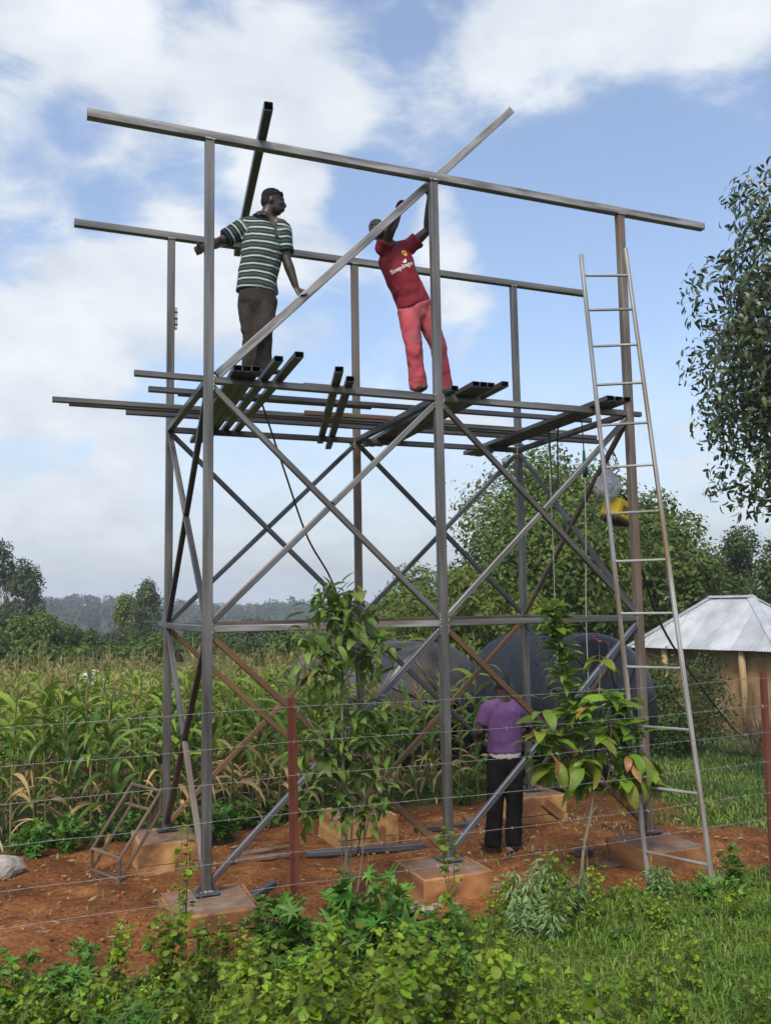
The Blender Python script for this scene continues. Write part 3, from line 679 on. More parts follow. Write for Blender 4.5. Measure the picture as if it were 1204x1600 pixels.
# print on the shirt front, laid on the cloth
def on_cloth(name, me, so_, R, origin, ux, uy, mt):
    bvh = BVHTree.FromObject(so_, bpy.context.evaluated_depsgraph_get()); o0 = rel(R, origin); ux = Vector(ux).normalized(); uy = Vector(uy); uy = (uy-ux*uy.dot(ux)).normalized(); nrm = ux.cross(uy)
    if nrm.y > 0: nrm = -nrm
    for v in me.vertices:
        p = o0+ux*v.co.x+uy*v.co.y; hit = bvh.ray_cast(p+nrm*.4, -nrm)
        v.co = (hit[0]+nrm*OFFS) if hit[0] else p+nrm*.13
    me.materials.clear(); me.materials.append(MATS[mt]); return obj(name, me, so_)
OFFS = .004
def vgrid(w, y0, y1, n=12):
    out = []
    for k in range(n):
        a, b = k/n, (k+1)/n; wa, wb = w*(1-a)**.8+.003, w*(1-b)**.8+.003; ya, yb = y0+(y1-y0)*a, y0+(y1-y0)*b
        for q in range(4): out.append([(-wb+2*wb*q/4, yb), (-wb+2*wb*(q+1)/4, yb), (-wa+2*wa*(q+1)/4, ya), (-wa+2*wa*q/4, ya)])
    return out
def strip_polys(w, y0, y1, n=8): return [[(-w, y0+(y1-y0)*(k+1)/n), (w, y0+(y1-y0)*(k+1)/n), (w, y0+(y1-y0)*k/n), (-w, y0+(y1-y0)*k/n)] for k in range(n)]
def text_mesh(s, size):
    c = bpy.data.curves.new('t', 'FONT'); c.body = s; c.size = size; c.align_x = 'CENTER'; c.offset = size*.012; t = bpy.data.objects.new('t', c); COL.objects.link(t)
    me = bpy.data.meshes.new_from_object(t.evaluated_get(bpy.context.evaluated_depsgraph_get())); bpy.data.objects.remove(t)
    bm = bmesh.new(); bm.from_mesh(me); bmesh.ops.triangulate(bm, faces=bm.faces[:]); bm.to_mesh(me); bm.free(); return me
def poly_mesh(polys):
    V = []; F = []
    for q in polys: F.append(tuple(range(len(V), len(V)+len(q)))); V += [(x, y, 0) for x, y in q]
    me = bpy.data.meshes.new('p'); me.from_pydata(V, [], F); return me
OFFS = .009
on_cloth('open_neck', poly_mesh(vgrid(.050, .075, -.075)), S1, R1, (.555, .22, 5.60), (.93, .36, 0), (.05, 0, 1), 'skin')
on_cloth('placket', poly_mesh(strip_polys(.014, -.07, -.16)), S1, R1, (.555, .22, 5.60), (.93, .36, 0), (.05, 0, 1), 'collar_dark')
OFFS = .004
ux2, uy2 = (.86, 0, .50), (-.45, 0, .88)
on_cloth('sponsor_lettering', text_mesh('Snapdragon', .056), S2, R2, (1.885, .36, 5.375), ux2, uy2, 'white_print')
fl = []
for k, (r0, a0) in enumerate(((.030, 200), (.022, 215), (.014, 230))):
    arc = [(r0*math.cos(math.radians(a0+i*18)), r0*math.sin(math.radians(a0+i*18))) for i in range(10)]; inn = [((r0-.006)*math.cos(math.radians(a0+i*18)), (r0-.006)*math.sin(math.radians(a0+i*18))+.002) for i in range(9, -1, -1)]
    fl.append(arc+inn)
on_cloth('flame_emblem', poly_mesh(fl), S2, R2, (1.885, .36, 5.455), ux2, uy2, 'white_print')
shield = [(-.026, .028), (0, .034), (.026, .028), (.028, 0), (.018, -.024), (0, -.036), (-.018, -.024), (-.028, 0)]
on_cloth('club_crest', poly_mesh([shield]), S2, R2, (1.905, .36, 5.535), ux2, uy2, 'crest_yellow')
on_cloth('club_crest_device', poly_mesh([[(.45*a, .45*b+.002) for a, b in shield]]), S2, R2, (1.905, .356, 5.535), ux2, uy2, 'shirt_red')
# --- man in purple, back to the camera, standing on the earth
gz = ground_z(3.1, .8)+.005
J3 = dict(head=(3.155, .875, 1.375), neck=(3.15, .85, 1.205), chest=(3.155, .84, .99), waist=(3.155, .84, .76), hip=(3.155, .84, .63),
          shL=(2.985, .86, 1.14), elL=(2.895, .90, .90), wrL=(2.99, 1.09, .81), shR=(3.365, .84, 1.12), elR=(3.50, .90, .89), wrR=(3.42, 1.10, .80),
          hpL=(3.065, .84, .60), hpR=(3.245, .84, .60), knL=(3.02, .83, .20), knR=(3.225, .81, .20), anL=(2.99, .86, gz+.085), anR=(3.20, .81, gz+.085),
          handL=((2.99, 1.09, .81), (.6, .75, .1), (.5, -.5, -.4), (0, .2, 1), .9), handR=((3.42, 1.10, .80), (-.6, .75, .1), (-.5, -.5, -.4), (0, .2, 1), .9),
          toeL=(-.15, 1), toeR=(.25, 1))
R3, A3, S3 = person('person', 'man in purple shirt and black trousers standing under the tower, back turned', (3.11, .84, gz), J3,
    dict(shirt=dict(mat='shirt_purple', hem=.42, sleeve=.62, cuff=.070, wr=.012, k=1.05), trousers=dict(mat='trouser_black', hem=.082, k=1.02, wr=.010, drop=.035)), (.12, .98, -.18), (0, .1, 1), (.06, 1, 0))
fuse('undershirt', [loft([rel(R3, (3.155, .84, .655))+R3.location, rel(R3, (3.155, .84, .735))+R3.location], [(.168, .130), (.172, .134)], (1, 0, 0), 20)], .014, 2, 'undershirt', R3, .003)
# ------------------------------------------------------------------ black water tanks lying on their sides
def tank(loc, ang, R, Lb, label, seed, dusty=0.0, tilt=0):
    """axis along local +X (towards the domed end), lying on the ground"""
    T = thing('water_tank', label, 'water tank', loc, 'black plastic water tanks', ang)
    n = 72; mt = 'tank_dusty' if dusty else 'tank_black'
    prof = []; x = 0; nr = int(Lb/.10)
    for k in range(nr):
        for q, r in ((0, -.018), (.22, .0), (.5, .007), (.78, .0)): prof.append(((k+q)*Lb/nr, R+r))
    prof.append((Lb, R-.018))
    def rev(prof, name, mt, parent, cap0=False, cap1=False):
        V = []; F = []
        for x_, r in prof: V += [(x_, r*math.cos(2*math.pi*k/n), R+r*math.sin(2*math.pi*k/n)) for k in range(n)]
        for i in range(len(prof)-1):
            for k in range(n): F.append((i*n+k, i*n+(k+1) % n, (i+1)*n+(k+1) % n, (i+1)*n+k))
        if cap0: F.append(tuple(range(n)))
        if cap1: F.append(tuple(range(len(prof)*n-1, (len(prof)-1)*n-1, -1)))
        return obj(name, mesh(name, V, F, mt, True), parent)
    rev(prof, 'body', mt, T, cap0=True)
    dome = [(Lb+.001, R-.020), (Lb+.05, R-.03), (Lb+.10, R-.09), (Lb+.20, R*.72), (Lb+.30, R*.45), (Lb+.35, R*.30), (Lb+.355, R*.26), (Lb+.42, R*.25), (Lb+.43, R*.23)]
    d = rev(dome, 'dome', mt, T, cap1=True)
    for k in range(10):
        a = 2*math.pi*(k+.3)/10; ca, sa = math.cos(a), math.sin(a)
        P = [(Lb+.105, R-.09), (Lb+.21, R*.72), (Lb+.31, R*.45), (Lb+.355, R*.32)]
        o = obj('rib', curve_tube_mesh('rib', [(x_, r*ca, R+r*sa) for x_, r in P], .022, mt, 6), d)
    lid = rev([(Lb+.43, R*.21), (Lb+.475, R*.205), (Lb+.49, R*.17)], 'lid', 'tank_black', T, True, True)
    rev([(-.03, R*.55), (-.001, R*.6)], 'bottom_rim', mt, T, True, True)
mat('tank_black', (.010, .012, .016), (.016, .018, .022), 5, .30, 0, .05, 40, spec=.32, objrand=.05)
mat('tank_dusty', (.014, .016, .020), (.028, .028, .029), 3, .40, 0, .05, 40, spots=(1.6, .45, .75, (.12, .092, .072)))
def place_tank(c, ang, R, Lb, label, seed, dusty=0):
    tank((c[0], c[1], ground_z(c[0], c[1])-.03), ang, R, Lb, label, seed, dusty)
VIEWAZ = lambda x, y: math.atan2(-7.118-y, -1.335-x)
place_tank((6.02, 5.35), math.radians(-84), 1.14, 1.80, 'largest black ribbed water tank lying nearest, behind the man in purple', 1)
place_tank((4.70, 7.9), math.radians(-80), 1.09, 1.55, 'dusty ribbed water tank lying behind the maize left of the biggest tank', 2, 1)
place_tank((4.35, 10.6), math.radians(-84), 1.0, 1.5, 'greyish water tank farthest behind, mostly hidden by the maize', 3, 1)

# ------------------------------------------------------------------ house with hipped iron roof
mat('mud_wall', (.17, .105, .05), (.29, .19, .095), 2.5, .95, 0, .3, 14, spots=(1.3, .5, .7, (.19, .10, .045)))
mat('roof_iron', (.40, .42, .43), (.50, .52, .54), 2.2, .42, .4, 0, 10, spots=(5, .6, .8, (.33, .32, .30)), objrand=.12)
mat('log', (.24, .16, .075), (.36, .26, .13), 6, .9, 0, .4, 30, (1, 1, .15))
mat('tar', (.012, .011, .010), (.02, .018, .016), 9, .85)
mat('dead_twig', (.16, .10, .06), (.26, .18, .12), 9, .9)
mat('door_wood', (.07, .035, .02), (.11, .06, .035), 9, .8, 0, .3, 30, (1, 1, .15))
def house():
    A = Vector((15.78, 9.42, 0)); az = .386+math.radians(52)
    e = Vector((-math.cos(az), math.sin(az), 0)); b = Vector((math.sin(az), math.cos(az), 0))     # along the front wall to the left; towards the back
    gz = -1.30; H = thing('mud_house', 'low ochre mud house under a hipped corrugated iron roof', 'house', (A.x, A.y, gz))
    Lf, D = 4.55, 3.4; ze = .93-gz; zr = 2.28-gz; ov = .35
    W = lambda u, v, z: e*u+b*v+Vector((0, 0, z))
    # walls
    t = .18; u0, u1, v0, v1 = ov, Lf-ov, ov, D-ov
    for k, (p, q) in enumerate((((u0, v0), (u1, v0)), ((u1, v0), (u1, v1)), ((u1, v1), (u0, v1)), ((u0, v1), (u0, v0)))):
        a, c = Vector(p), Vector(q); d = (c-a).normalized(); nrm = Vector((-d.y, d.x)); c2 = c-d*t
        V = [W(*x, z) for z in (0, ze+.05) for x in (a, c2, c2+nrm*t, a+nrm*t)]
        obj('wall', mesh('wall', V, [(3, 2, 1, 0), (4, 5, 6, 7), (0, 1, 5, 4), (1, 2, 6, 5), (2, 3, 7, 6), (3, 0, 4, 7)], 'mud_wall'), H)
    # door and window on the front wall
    def panel(name, ua, ub, za, zb, mt):
        V = [W(u, v0-d_, z) for d_ in (.03, .002) for u, z in ((ua, za), (ub, za), (ub, zb), (ua, zb))]
        return obj(name, mesh(name, V, [(0, 1, 2, 3), (7, 6, 5, 4), (0, 4, 5, 1), (1, 5, 6, 2), (2, 6, 7, 3), (3, 7, 4, 0)], mt), H)
    # corrugated slopes, made of separate overlapping sheets
    rl0, rl1 = 1.65, Lf-1.65; rv = D/2
    R = thing_part('roof', H)
    def slope(P0, P1, Q1, Q0, n, name):
        """eave P0-P1, ridge Q0-Q1 ; sheets run up the slope"""
        up = ((Q0+Q1)/2-(P0+P1)/2); al = (P1-P0); ln = al.length; al = al/ln; up = (up-al*up.dot(al)); hgt = up.length; up = up/hgt; nm = al.cross(up); nm = nm if nm.z > 0 else -nm
        x0, x1 = (Q0-P0).dot(al), (Q1-P0).dot(al)
        w = ln/n
        for s in range(n):
            xs = np.linspace(s*w-.02, (s+1)*w+.02, 34); V = []; F = []
            lift = .006*(s % 2)
            for x in xs:
                x = min(max(x, 0), ln); y1 = hgt*min(1, x/max(x0, .01), (ln-x)/max(ln-x1, .01)); c = .011*math.sin(x*2*math.pi/.078)+.012+lift
                for y in (-.05, y1): V.append(P0+al*x+up*max(y, -.05)+nm*c)
            for k in range(len(xs)-1): F.append((2*k, 2*k+2, 2*k+3, 2*k+1))
            obj('roof_sheet', mesh('sheet', V, F, 'roof_iron', True), R)
    E = [W(0, 0, ze), W(Lf, 0, ze), W(Lf, D, ze), W(0, D, ze)]; Q0, Q1 = W(rl0, rv, zr), W(rl1, rv, zr)
    slope(E[0], E[1], Q1, Q0, 7, 'front'); slope(E[3], E[0], Q0, Q0, 6, 'right'); slope(E[2], E[3], Q0, Q1, 7, 'back'); slope(E[1], E[2], Q1, Q1, 6, 'left')
    for p, q in ((E[0], Q0), (E[1], Q1), (E[2], Q1), (E[3], Q0), (Q0, Q1)):
        d = (q-p).normalized(); s = d.cross(Vector((0, 0, 1))).normalized(); up = Vector((0, 0, 1)); w = .13
        V = []
        for z in (p-d*.04, q+d*.03): V += [z-s*w-up*.015, z-s*w*.3+up*.045, z+s*w*.3+up*.045, z+s*w-up*.015]
        obj('ridge_cap', mesh('cap', V, [(0, 1, 5, 4), (1, 2, 6, 5), (2, 3, 7, 6)], 'roof_iron', True), R)
    # verandah posts
    for u in (1.12, 3.4): 
        p = W(u, .12, .30); o = obj('wooden_post', curve_tube_mesh('post', [p, p+Vector((.02, 0, .8)), p+Vector((0, .01, ze-.30))], .085, 'log', 10), H)
        obj('tarred_foot', curve_tube_mesh('foot', [p-Vector((0, 0, .45)), p+Vector((0, 0, .0))], .09, 'tar', 10), o)
    panel('door', 2.1, 2.9, .02, ze-.15, 'door_wood')
def thing_part(name, parent):
    o = bpy.data.objects.new(name, None); return lk(o, parent)
house()

# ------------------------------------------------------------------ foliage helpers
def unit(a): return a/np.maximum(1e-9, np.linalg.norm(a, axis=-1, keepdims=True))
def leaf_tris(pos, d, nrm, ln, wd, fold=.18):
    """one folded leaf (4 triangles) per row"""
    d = unit(d); s = unit(np.cross(d, nrm)); n = np.cross(s, d); ln = np.asarray(ln)[:, None]; wd = np.asarray(wd)[:, None]
    B = pos; M = pos+d*ln*.5; L = pos+d*ln*.45+s*wd*.5+n*wd*fold; Rr = pos+d*ln*.45-s*wd*.5+n*wd*fold; T = pos+d*ln-n*ln*.12
    V = np.stack([B, L, M, Rr, T], 1).reshape(-1, 3); k = (np.arange(len(pos))*5)[:, None]
    F = np.concatenate([k+np.array([[0, 2, 1]]), k+np.array([[0, 3, 2]]), k+np.array([[1, 2, 4]]), k+np.array([[2, 3, 4]])], 1).reshape(-1, 3)
    return V, F
def oval_leaf(pos, d, nrm, ln, wd):
    d = unit(d); s = unit(np.cross(d, nrm)); n = np.cross(s, d); ln = np.asarray(ln)[:, None]; wd = np.asarray(wd)[:, None]*.72; f = n*wd*.16
    V = np.stack([pos, pos+d*ln*.28+s*wd*.42+f, pos+d*ln*.28-s*wd*.42+f, pos+d*ln*.66+s*wd*.40+f, pos+d*ln*.66-s*wd*.40+f, pos+d*ln-n*ln*.14], 1).reshape(-1, 3); k = (np.arange(len(pos))*6)[:, None]
    return V, np.concatenate([k+np.array([[0, 2, 1]]), k+np.array([[1, 2, 4]]), k+np.array([[1, 4, 3]]), k+np.array([[3, 4, 5]])], 1).reshape(-1, 3)
def quad_leaf(pos, d, nrm, ln, wd):
    d = unit(d); s = unit(np.cross(d, nrm)); ln = np.asarray(ln)[:, None]; wd = np.asarray(wd)[:, None]
    V = np.stack([pos, pos+d*ln*.5+s*wd*.5, pos+d*ln, pos+d*ln*.5-s*wd*.5], 1).reshape(-1, 3); k = (np.arange(len(pos))*4)[:, None]
    return V, np.concatenate([k+np.array([[0, 1, 2]]), k+np.array([[0, 2, 3]])], 1).reshape(-1, 3)
def leafmat(name, c1, c2, transl=.36, island=.38, rough=.55, objrand=.1, scale=.8, spec=.35): return mat(name, c1, c2, scale, rough, 0, 0, transl=transl, island=island, objrand=objrand, spec=spec, detail=3)
leafmat('leaf_mid', (.066, .108, .014), (.135, .190, .028))
leafmat('leaf_dark', (.040, .076, .014), (.082, .124, .024))
leafmat('leaf_yellow', (.092, .135, .014), (.165, .205, .028))
leafmat('leaf_euc', (.056, .082, .034), (.105, .135, .056))
leafmat('leaf_olive', (.085, .080, .026), (.125, .108, .04))
leafmat('leaf_glossy', (.036, .064, .018), (.085, .115, .036), transl=.2, rough=.35, spec=.6)
mat('bark', (.055, .042, .030), (.12, .095, .07), 6, .95, 0, .6, 22, (1, 1, .25))
mat('bark_pale', (.17, .14, .11), (.28, .24, .19), 6, .9, 0, .4, 22, (1, 1, .25))
def tree(name, label, cat, x, y, H, half, crown0, nclump, nleaf, ll, lm, seed, bark='bark', group=None, trunk=.11, z=None, squash=1.0, clump=.44, shape='round', lean=(0, 0), quads=True, hang=.25, limbs=26):
    rs = np.random.RandomState(seed); z = ground_z(x, y) if z is None else z
    T = thing(name, label, cat, (x, y, z-.05), group)
    c0 = H*crown0; ch = (H-c0)
    # clump centres fill the crown's shell unevenly
    C = []
    for k in range(nclump*40):
        if len(C) >= nclump: break
        v = rs.normal(size=3); v /= np.linalg.norm(v); r = rs.uniform(.45, 1)**.6
        if shape == 'round': p = np.array([v[0]*half*r, v[1]*half*r, c0+ch*.5+v[2]*ch*.5*r])
        elif shape == 'column': p = np.array([v[0]*half*r*.9, v[1]*half*r*.9, c0+ch*rs.uniform(.02, .95)])
        else:
            hh = rs.uniform(0, 1); w = half*(1-hh)**.55; p = np.array([v[0]*w*r, v[1]*w*r, c0+ch*hh])
        p[:2] += np.array(lean)*(p[2]/H)
        if all(np.linalg.norm((p-q)) > half*.22 for q in C): C.append(p)
    C = np.array(C); cr = half*clump*rs.uniform(.65, 1.3, len(C))
    # trunk and limbs
    top = Vector((lean[0], lean[1], c0+ch*.75)); V = []; F = []
    def add(pts, r0, r1, n=7):
        nonlocal V, F
        me_v = []; prev = None; pts = [Vector(p) for p in pts]; o0 = len(V)
        for i, p in enumerate(pts):
            t = (pts[min(i+1, len(pts)-1)]-pts[max(i-1, 0)]).normalized(); a = prev or (Vector((1, 0, 0)) if abs(t.x) < .8 else Vector((0, 1, 0)))
            xx = (a-t*a.dot(t)).normalized(); prev = xx; yy = t.cross(xx); r = r0+(r1-r0)*i/(len(pts)-1)
            V += [p+(xx*math.cos(6.2832*k/n)+yy*math.sin(6.2832*k/n))*r for k in range(n)]
        for i in range(len(pts)-1):
            for k in range(n): F.append((o0+i*n+k, o0+i*n+(k+1) % n, o0+(i+1)*n+(k+1) % n, o0+(i+1)*n+k))
    tp = spline([(0, 0, 0), (lean[0]*.2+rs.uniform(-.1, .1)*half*.3, rs.uniform(-.1, .1)*half*.3, c0*.6+.1), (lean[0]*.6, lean[1]*.6, c0+ch*.35), top], 5)
    add(tp, trunk, trunk*.25)
    for c in C[:: max(1, len(C)//limbs)]:
        s = tp[min(len(tp)-1, int(len(tp)*rs.uniform(.35, .85)))]; c = Vector(c); m = s.lerp(c, .5)+Vector((rs.uniform(-.1, .1)*half, rs.uniform(-.1, .1)*half, .08*half))
        add(spline([s, m, c], 4), trunk*.32, trunk*.06, 5)
    obj('trunk', mesh('trunk', V, F, bark, True), T)
    w = cr**2; idx = rs.choice(len(C), nleaf, p=w/w.sum()); v = unit(rs.normal(size=(nleaf, 3))); rr = cr[idx]*rs.uniform(.25, 1, nleaf)**.45*np.where(rs.rand(nleaf) < .1, 1.35 if quads else 1.1, 1)
    P = C[idx]+v*rr[:, None]*np.array([1, 1, squash]); out = unit(v+.5*unit(P-np.array([0, 0, c0+ch*.45])))
    n = unit(out+rs.normal(size=(nleaf, 3))*.55+np.array([0, 0, .35])); d = unit(np.cross(n, rs.normal(size=(nleaf, 3)))+np.array([0, 0, -hang]))
    sz = ll*rs.uniform(.65, 1.3, nleaf)
    Vv, Ff = (quad_leaf if quads else oval_leaf)(P, d, n, sz, sz*.48)
    cm = fast_mesh('crown', Vv, Ff, lm); o = obj('crown', cm, T); return T
TR = 'trees beyond the field'
def far_trees():
    tree('round_tree', 'large dense round tree behind the ladder', 'tree', 15.2, 18.2, 8.5, 2.95, .12, 70, 46000, .19, 'leaf_mid', 1, trunk=.2)
    tree('round_tree', 'second dense round tree right of the ladder, above the iron roof', 'tree', 18.6, 17.8, 8.1, 1.85, .10, 50, 30000, .19, 'leaf_mid', 2, trunk=.18)
    tree('leafy_tree', 'dull brownish tree above the ridge of the iron roof', 'tree', 25.8, 22.8, 7.0, 1.5, .2, 22, 8000, .19, 'leaf_olive', 3)
    tree('leafy_tree', 'narrow dark tree standing behind the right end of the roof', 'tree', 24.6, 19.0, 7.0, 1.25, .15, 26, 11000, .18, 'leaf_dark', 4, shape='column')
    tree('leafy_tree', 'dark tree filling the gap behind the house roof', 'tree', 22.0, 17.5, 4.7, 1.9, .1, 28, 12000, .19, 'leaf_dark', 5)
    tree('leafy_tree', 'dark tree at the right edge behind the roof', 'tree', 24.5, 14.0, 4.9, 2.0, .1, 32, 13000, .19, 'leaf_dark', 61)
    tree('leafy_tree', 'open round tree seen between the first two front posts', 'tree', 17.0, 34.1, 6.6, 1.7, .25, 26, 9000, .2, 'leaf_mid', 6)
    tree('leafy_tree', 'round tree just right of the middle front post', 'tree', 17.7, 30.5, 6.2, 1.4, .2, 24, 9000, .2, 'leaf_mid', 7)
    tree('bamboo_clump', 'feathery light green bushy tree behind the black tanks', 'tree', 10.2, 14.1, 4.3, 1.6, .05, 36, 20000, .17, 'leaf_yellow', 8, shape='column', clump=.3, hang=.9)
    tree('leafy_bush', 'yellowish green bush left of the middle front post', 'bush', 10.7, 20.5, 3.7, 1.9, .03, 28, 13000, .18, 'leaf_yellow', 9)
    tree('eucalyptus_tree', 'tall eucalyptus tree at the left edge', 'tree', -2.6, 52.7, 9.6, 1.35, .12, 34, 9000, .22, 'leaf_euc', 10, bark='bark_pale', shape='column', clump=.45)
    tree('eucalyptus_tree', 'shorter drooping eucalyptus beside the tall one at left', 'tree', -1.5, 49.3, 7.6, 1.2, .1, 26, 7500, .21, 'leaf_euc', 11, bark='bark_pale', shape='cone', clump=.5)
    tree('slender_tree', 'drooping slender tree left of the tower against the hill', 'tree', 6.1, 54.8, 7.1, 1.15, .1, 24, 6500, .22, 'leaf_euc', 12, shape='cone', clump=.5, hang=.8)
    tree('slender_tree', 'paler slender tree left of the drooping one', 'tree', 4.5, 53.4, 5.9, 1.0, .1, 20, 4500, .22, 'leaf_yellow', 13, shape='cone', clump=.5)
    spec = [(-2.0, 34.4, 3.9, 1.2, 'leaf_mid'), (-.5, 38.2, 4.0, 1.3, 'leaf_mid'), (1.2, 39.7, 3.8, 1.1, 'leaf_dark'), (1.4, 31.0, 3.2, .8, 'leaf_yellow'), (3.4, 45.3, 4.4, 1.3, 'leaf_euc'), (4.9, 40.4, 3.4, 1.2, 'leaf_mid'),
            (-1.0, 27.6, 3.0, 1.2, 'leaf_mid'), (6.7, 41.8, 3.8, 1.2, 'leaf_dark'), (9.0, 43.1, 3.5, 1.6, 'leaf_mid'), (11.9, 47.3, 4.1, 1.6, 'leaf_euc'), (11.9, 39.8, 3.6, 1.6, 'leaf_mid'), (14.8, 40.7, 4.5, 1.9, 'leaf_mid'), (17.5, 41.7, 4.9, 1.7, 'leaf_dark'),
            (.4, 29.0, 2.6, 1.0, 'leaf_dark'), (3.0, 33.0, 2.8, 1.1, 'leaf_mid'), (6.5, 33.0, 2.7, 1.3, 'leaf_mid'), (9.2, 31.0, 2.8, 1.4, 'leaf_dark'), (8.2, 22.0, 2.3, 1.2, 'leaf_mid'), (12.5, 25.0, 3.2, 1.4, 'leaf_mid'), (14.0, 30, 4.2, 1.6, 'leaf_yellow')]
    where = ['at the left edge below the tall eucalyptus', 'second from the left edge', 'in the dark bush line left of the tower', 'bright yellow-green, nearest the field', 'greyish, in front of the slender trees', 'just left of the tower',
             'lowest at the left edge behind the tassels', 'behind the rear left tower post', 'right of the front left post', 'greyish, seen through the left tower panel', 'in the middle of the left tower panel', 'behind the top of the left sapling', 'dark, left of the middle front post',
             'small and dark by the field edge at left', 'low, left of the first tower post', 'low, just right of the front left post', 'low and dark, left of the left sapling', 'low, behind the left sapling', 'above the dusty tank', 'yellowish, behind the dusty tank']
    for k, (x, y, H, half, lm) in enumerate(spec):
        tree('bushy_tree', 'bushy round tree '+where[k], 'tree', x, y, H, half, .02, 18, 8000, .21, lm, 20+k, group='bushy trees along the field edge', clump=.42)
    # near tree leaning in from the right edge, leaves large enough to see
    tree('overhanging_tree', 'near dark-leaved tree reaching in from the right edge against the sky', 'tree', 9.15, .65, 8.7, 2.25, .36, 95, 24000, .135, 'leaf_glossy', 40, trunk=.14, clump=.22, quads=False, hang=.5, lean=(-.4, .1), limbs=90)
    tree('shrub', 'dense dark green shrub growing against the mud house', 'shrub', 11.05, 7.4, 1.95, .85, .0, 22, 5200, .085, 'leaf_dark', 41, z=ground_z(11.05, 7.4), trunk=.03)
    tree('shrub', 'smaller dark shrub beside the black tank', 'shrub', 9.9, 7.2, 1.6, .8, .0, 18, 4200, .085, 'leaf_dark', 43, z=ground_z(9.9, 7.2), trunk=.03)
far_trees()
def dead_brush():
    rs = random.Random(4); T = thing('dead_brush', 'tangled heap of dry brown branches by the house post', 'brush pile', (11.9, 6.3, ground_z(11.9, 6.3)))
    V = []; F = []
    for k in range(130):
        a = rs.uniform(0, 6.28); r = rs.uniform(0, .55); p = Vector((math.cos(a)*r*1.25, math.sin(a)*r, rs.uniform(0, .5))); d = Vector((rs.uniform(-1, 1), rs.uniform(-1, 1), rs.uniform(.1, 1.3))).normalized()
        l = rs.uniform(.35, 1.0); q = p+d*l; m = (p+q)/2+Vector((rs.uniform(-.1, .1), rs.uniform(-.1, .1), rs.uniform(-.05, .1))); o0 = len(V); w = rs.uniform(.006, .014)
        for i, c in enumerate((p, m, q)):
            s = d.cross(Vector((0, 0, 1))).normalized(); u = s.cross(d); r_ = w*(1-.35*i)
            V += [c+s*r_, c-s*r_*.5+u*r_*.8, c-s*r_*.5-u*r_*.8]
        for i in range(2):
            for j in range(3): F.append((o0+i*3+j, o0+i*3+(j+1) % 3, o0+(i+1)*3+(j+1) % 3, o0+(i+1)*3+j))
    o = obj('twigs', mesh('twigs', V, F, 'dead_twig'), T); o['kind'] = 'stuff'
dead_brush()
def forest():
    rs = np.random.RandomState(3); Vs = []; Fs = []; off = 0; az0 = .386
    for k in range(2600):
        a = az0+rs.uniform(-.62, .62); d = rs.uniform(70, 170) if k < 450 else rs.uniform(210, 590); x, y = d*math.sin(a)-1.3, d*math.cos(a)-7; z = ground_z(x, y)
        H = rs.uniform(2.5, 4.5) if k < 450 else rs.uniform(3.5, 7); w = H*rs.uniform(.32, .5); n = 120 if d < 170 else 70
        if rs.rand() < .06: H *= 1.35
        v = unit(rs.normal(size=(n, 3))); P = np.array([x, y, z+H*.52])+v*np.array([w, w, H*.5])*rs.uniform(.6, 1.0, (n, 1)); nn = unit(v+rs.normal(size=(n, 3))*.5)
        dd = np.cross(nn, rs.normal(size=(n, 3))); s = H*rs.uniform(.14, .26, n); V, F = quad_leaf(P, dd, nn, s, s*.8); Vs.append(V); Fs.append(F+off); off += len(V)
    m = fast_mesh('forest', np.concatenate(Vs), np.concatenate(Fs), 'leaf_forest'); o = obj('forest', m); tag(o, 'hazy green woods covering the far hills on the horizon', None, kind='stuff')
leafmat('leaf_forest', (.036, .058, .020), (.068, .088, .032), island=.3, scale=.02)
forest()
# ------------------------------------------------------------------ maize
leafmat('maize_leaf', (.125, .205, .016), (.225, .300, .036), transl=.3, island=.3, rough=.45)
leafmat('maize_deep', (.055, .135, .014), (.100, .185, .026), transl=.25, island=.25, rough=.42)
leafmat('maize_dry', (.28, .19, .08), (.42, .32, .15), transl=.2, island=.3, rough=.8)
leafmat('maize_stalk', (.085, .11, .030), (.16, .15, .055), transl=0, island=.1)
leafmat('maize_tassel', (.24, .20, .075), (.36, .31, .14), transl=.2, island=.3, rough=.8)
def strip(base, az, e0, e1, ln, wd, n=7, twist=0.0, kink=0):
    """arching maize leaf: elevation e0 at the base, e1 at the tip; V-shaped section"""
    V = []; F = []; p = np.array(base, float); h = np.array([math.cos(az), math.sin(az), 0]); s = np.array([-math.sin(az), math.cos(az), 0]); z = np.array([0, 0, 1.])
    for i in range(n+1):
        t = i/n; e = e0+(e1-e0)*(t**1.2)
        if kink and t > .55: e -= kink
        d = h*math.cos(e)+z*math.sin(e); nn = -h*math.sin(e)+z*math.cos(e); a = twist*t; ss = s*math.cos(a)+nn*math.sin(a); n2 = nn*math.cos(a)-s*math.sin(a)
        w = wd*.5*(min(1, .45+t*3)*(1-max(0, t-.35)/.65)**.75+.02); wv = .10*w*math.sin(t*17+az*3)
        V += [p+ss*w+n2*w*.45+n2*wv, p, p-ss*w+n2*w*.45-n2*wv]; p = p+d*ln/n
    for i in range(n):
        a = i*3; F += [(a, a+1, a+4), (a, a+4, a+3), (a+1, a+2, a+5), (a+1, a+5, a+4)]
    return np.array(V), np.array(F)
def stem(pts, r0, r1, n=5):
    me = []; P = [np.array(p, float) for p in pts]; V = []; F = []
    for i, p in enumerate(P):
        r = r0+(r1-r0)*i/(len(P)-1)
        for k in range(n): V.append(p+np.array([math.cos(6.2832*k/n)*r, math.sin(6.2832*k/n)*r, 0]))
    for i in range(len(P)-1):
        for k in range(n):
            a, b = i*n+k, i*n+(k+1) % n; F += [(a, b, b+n), (a, b+n, a+n)]
    return np.array(V), np.array(F)
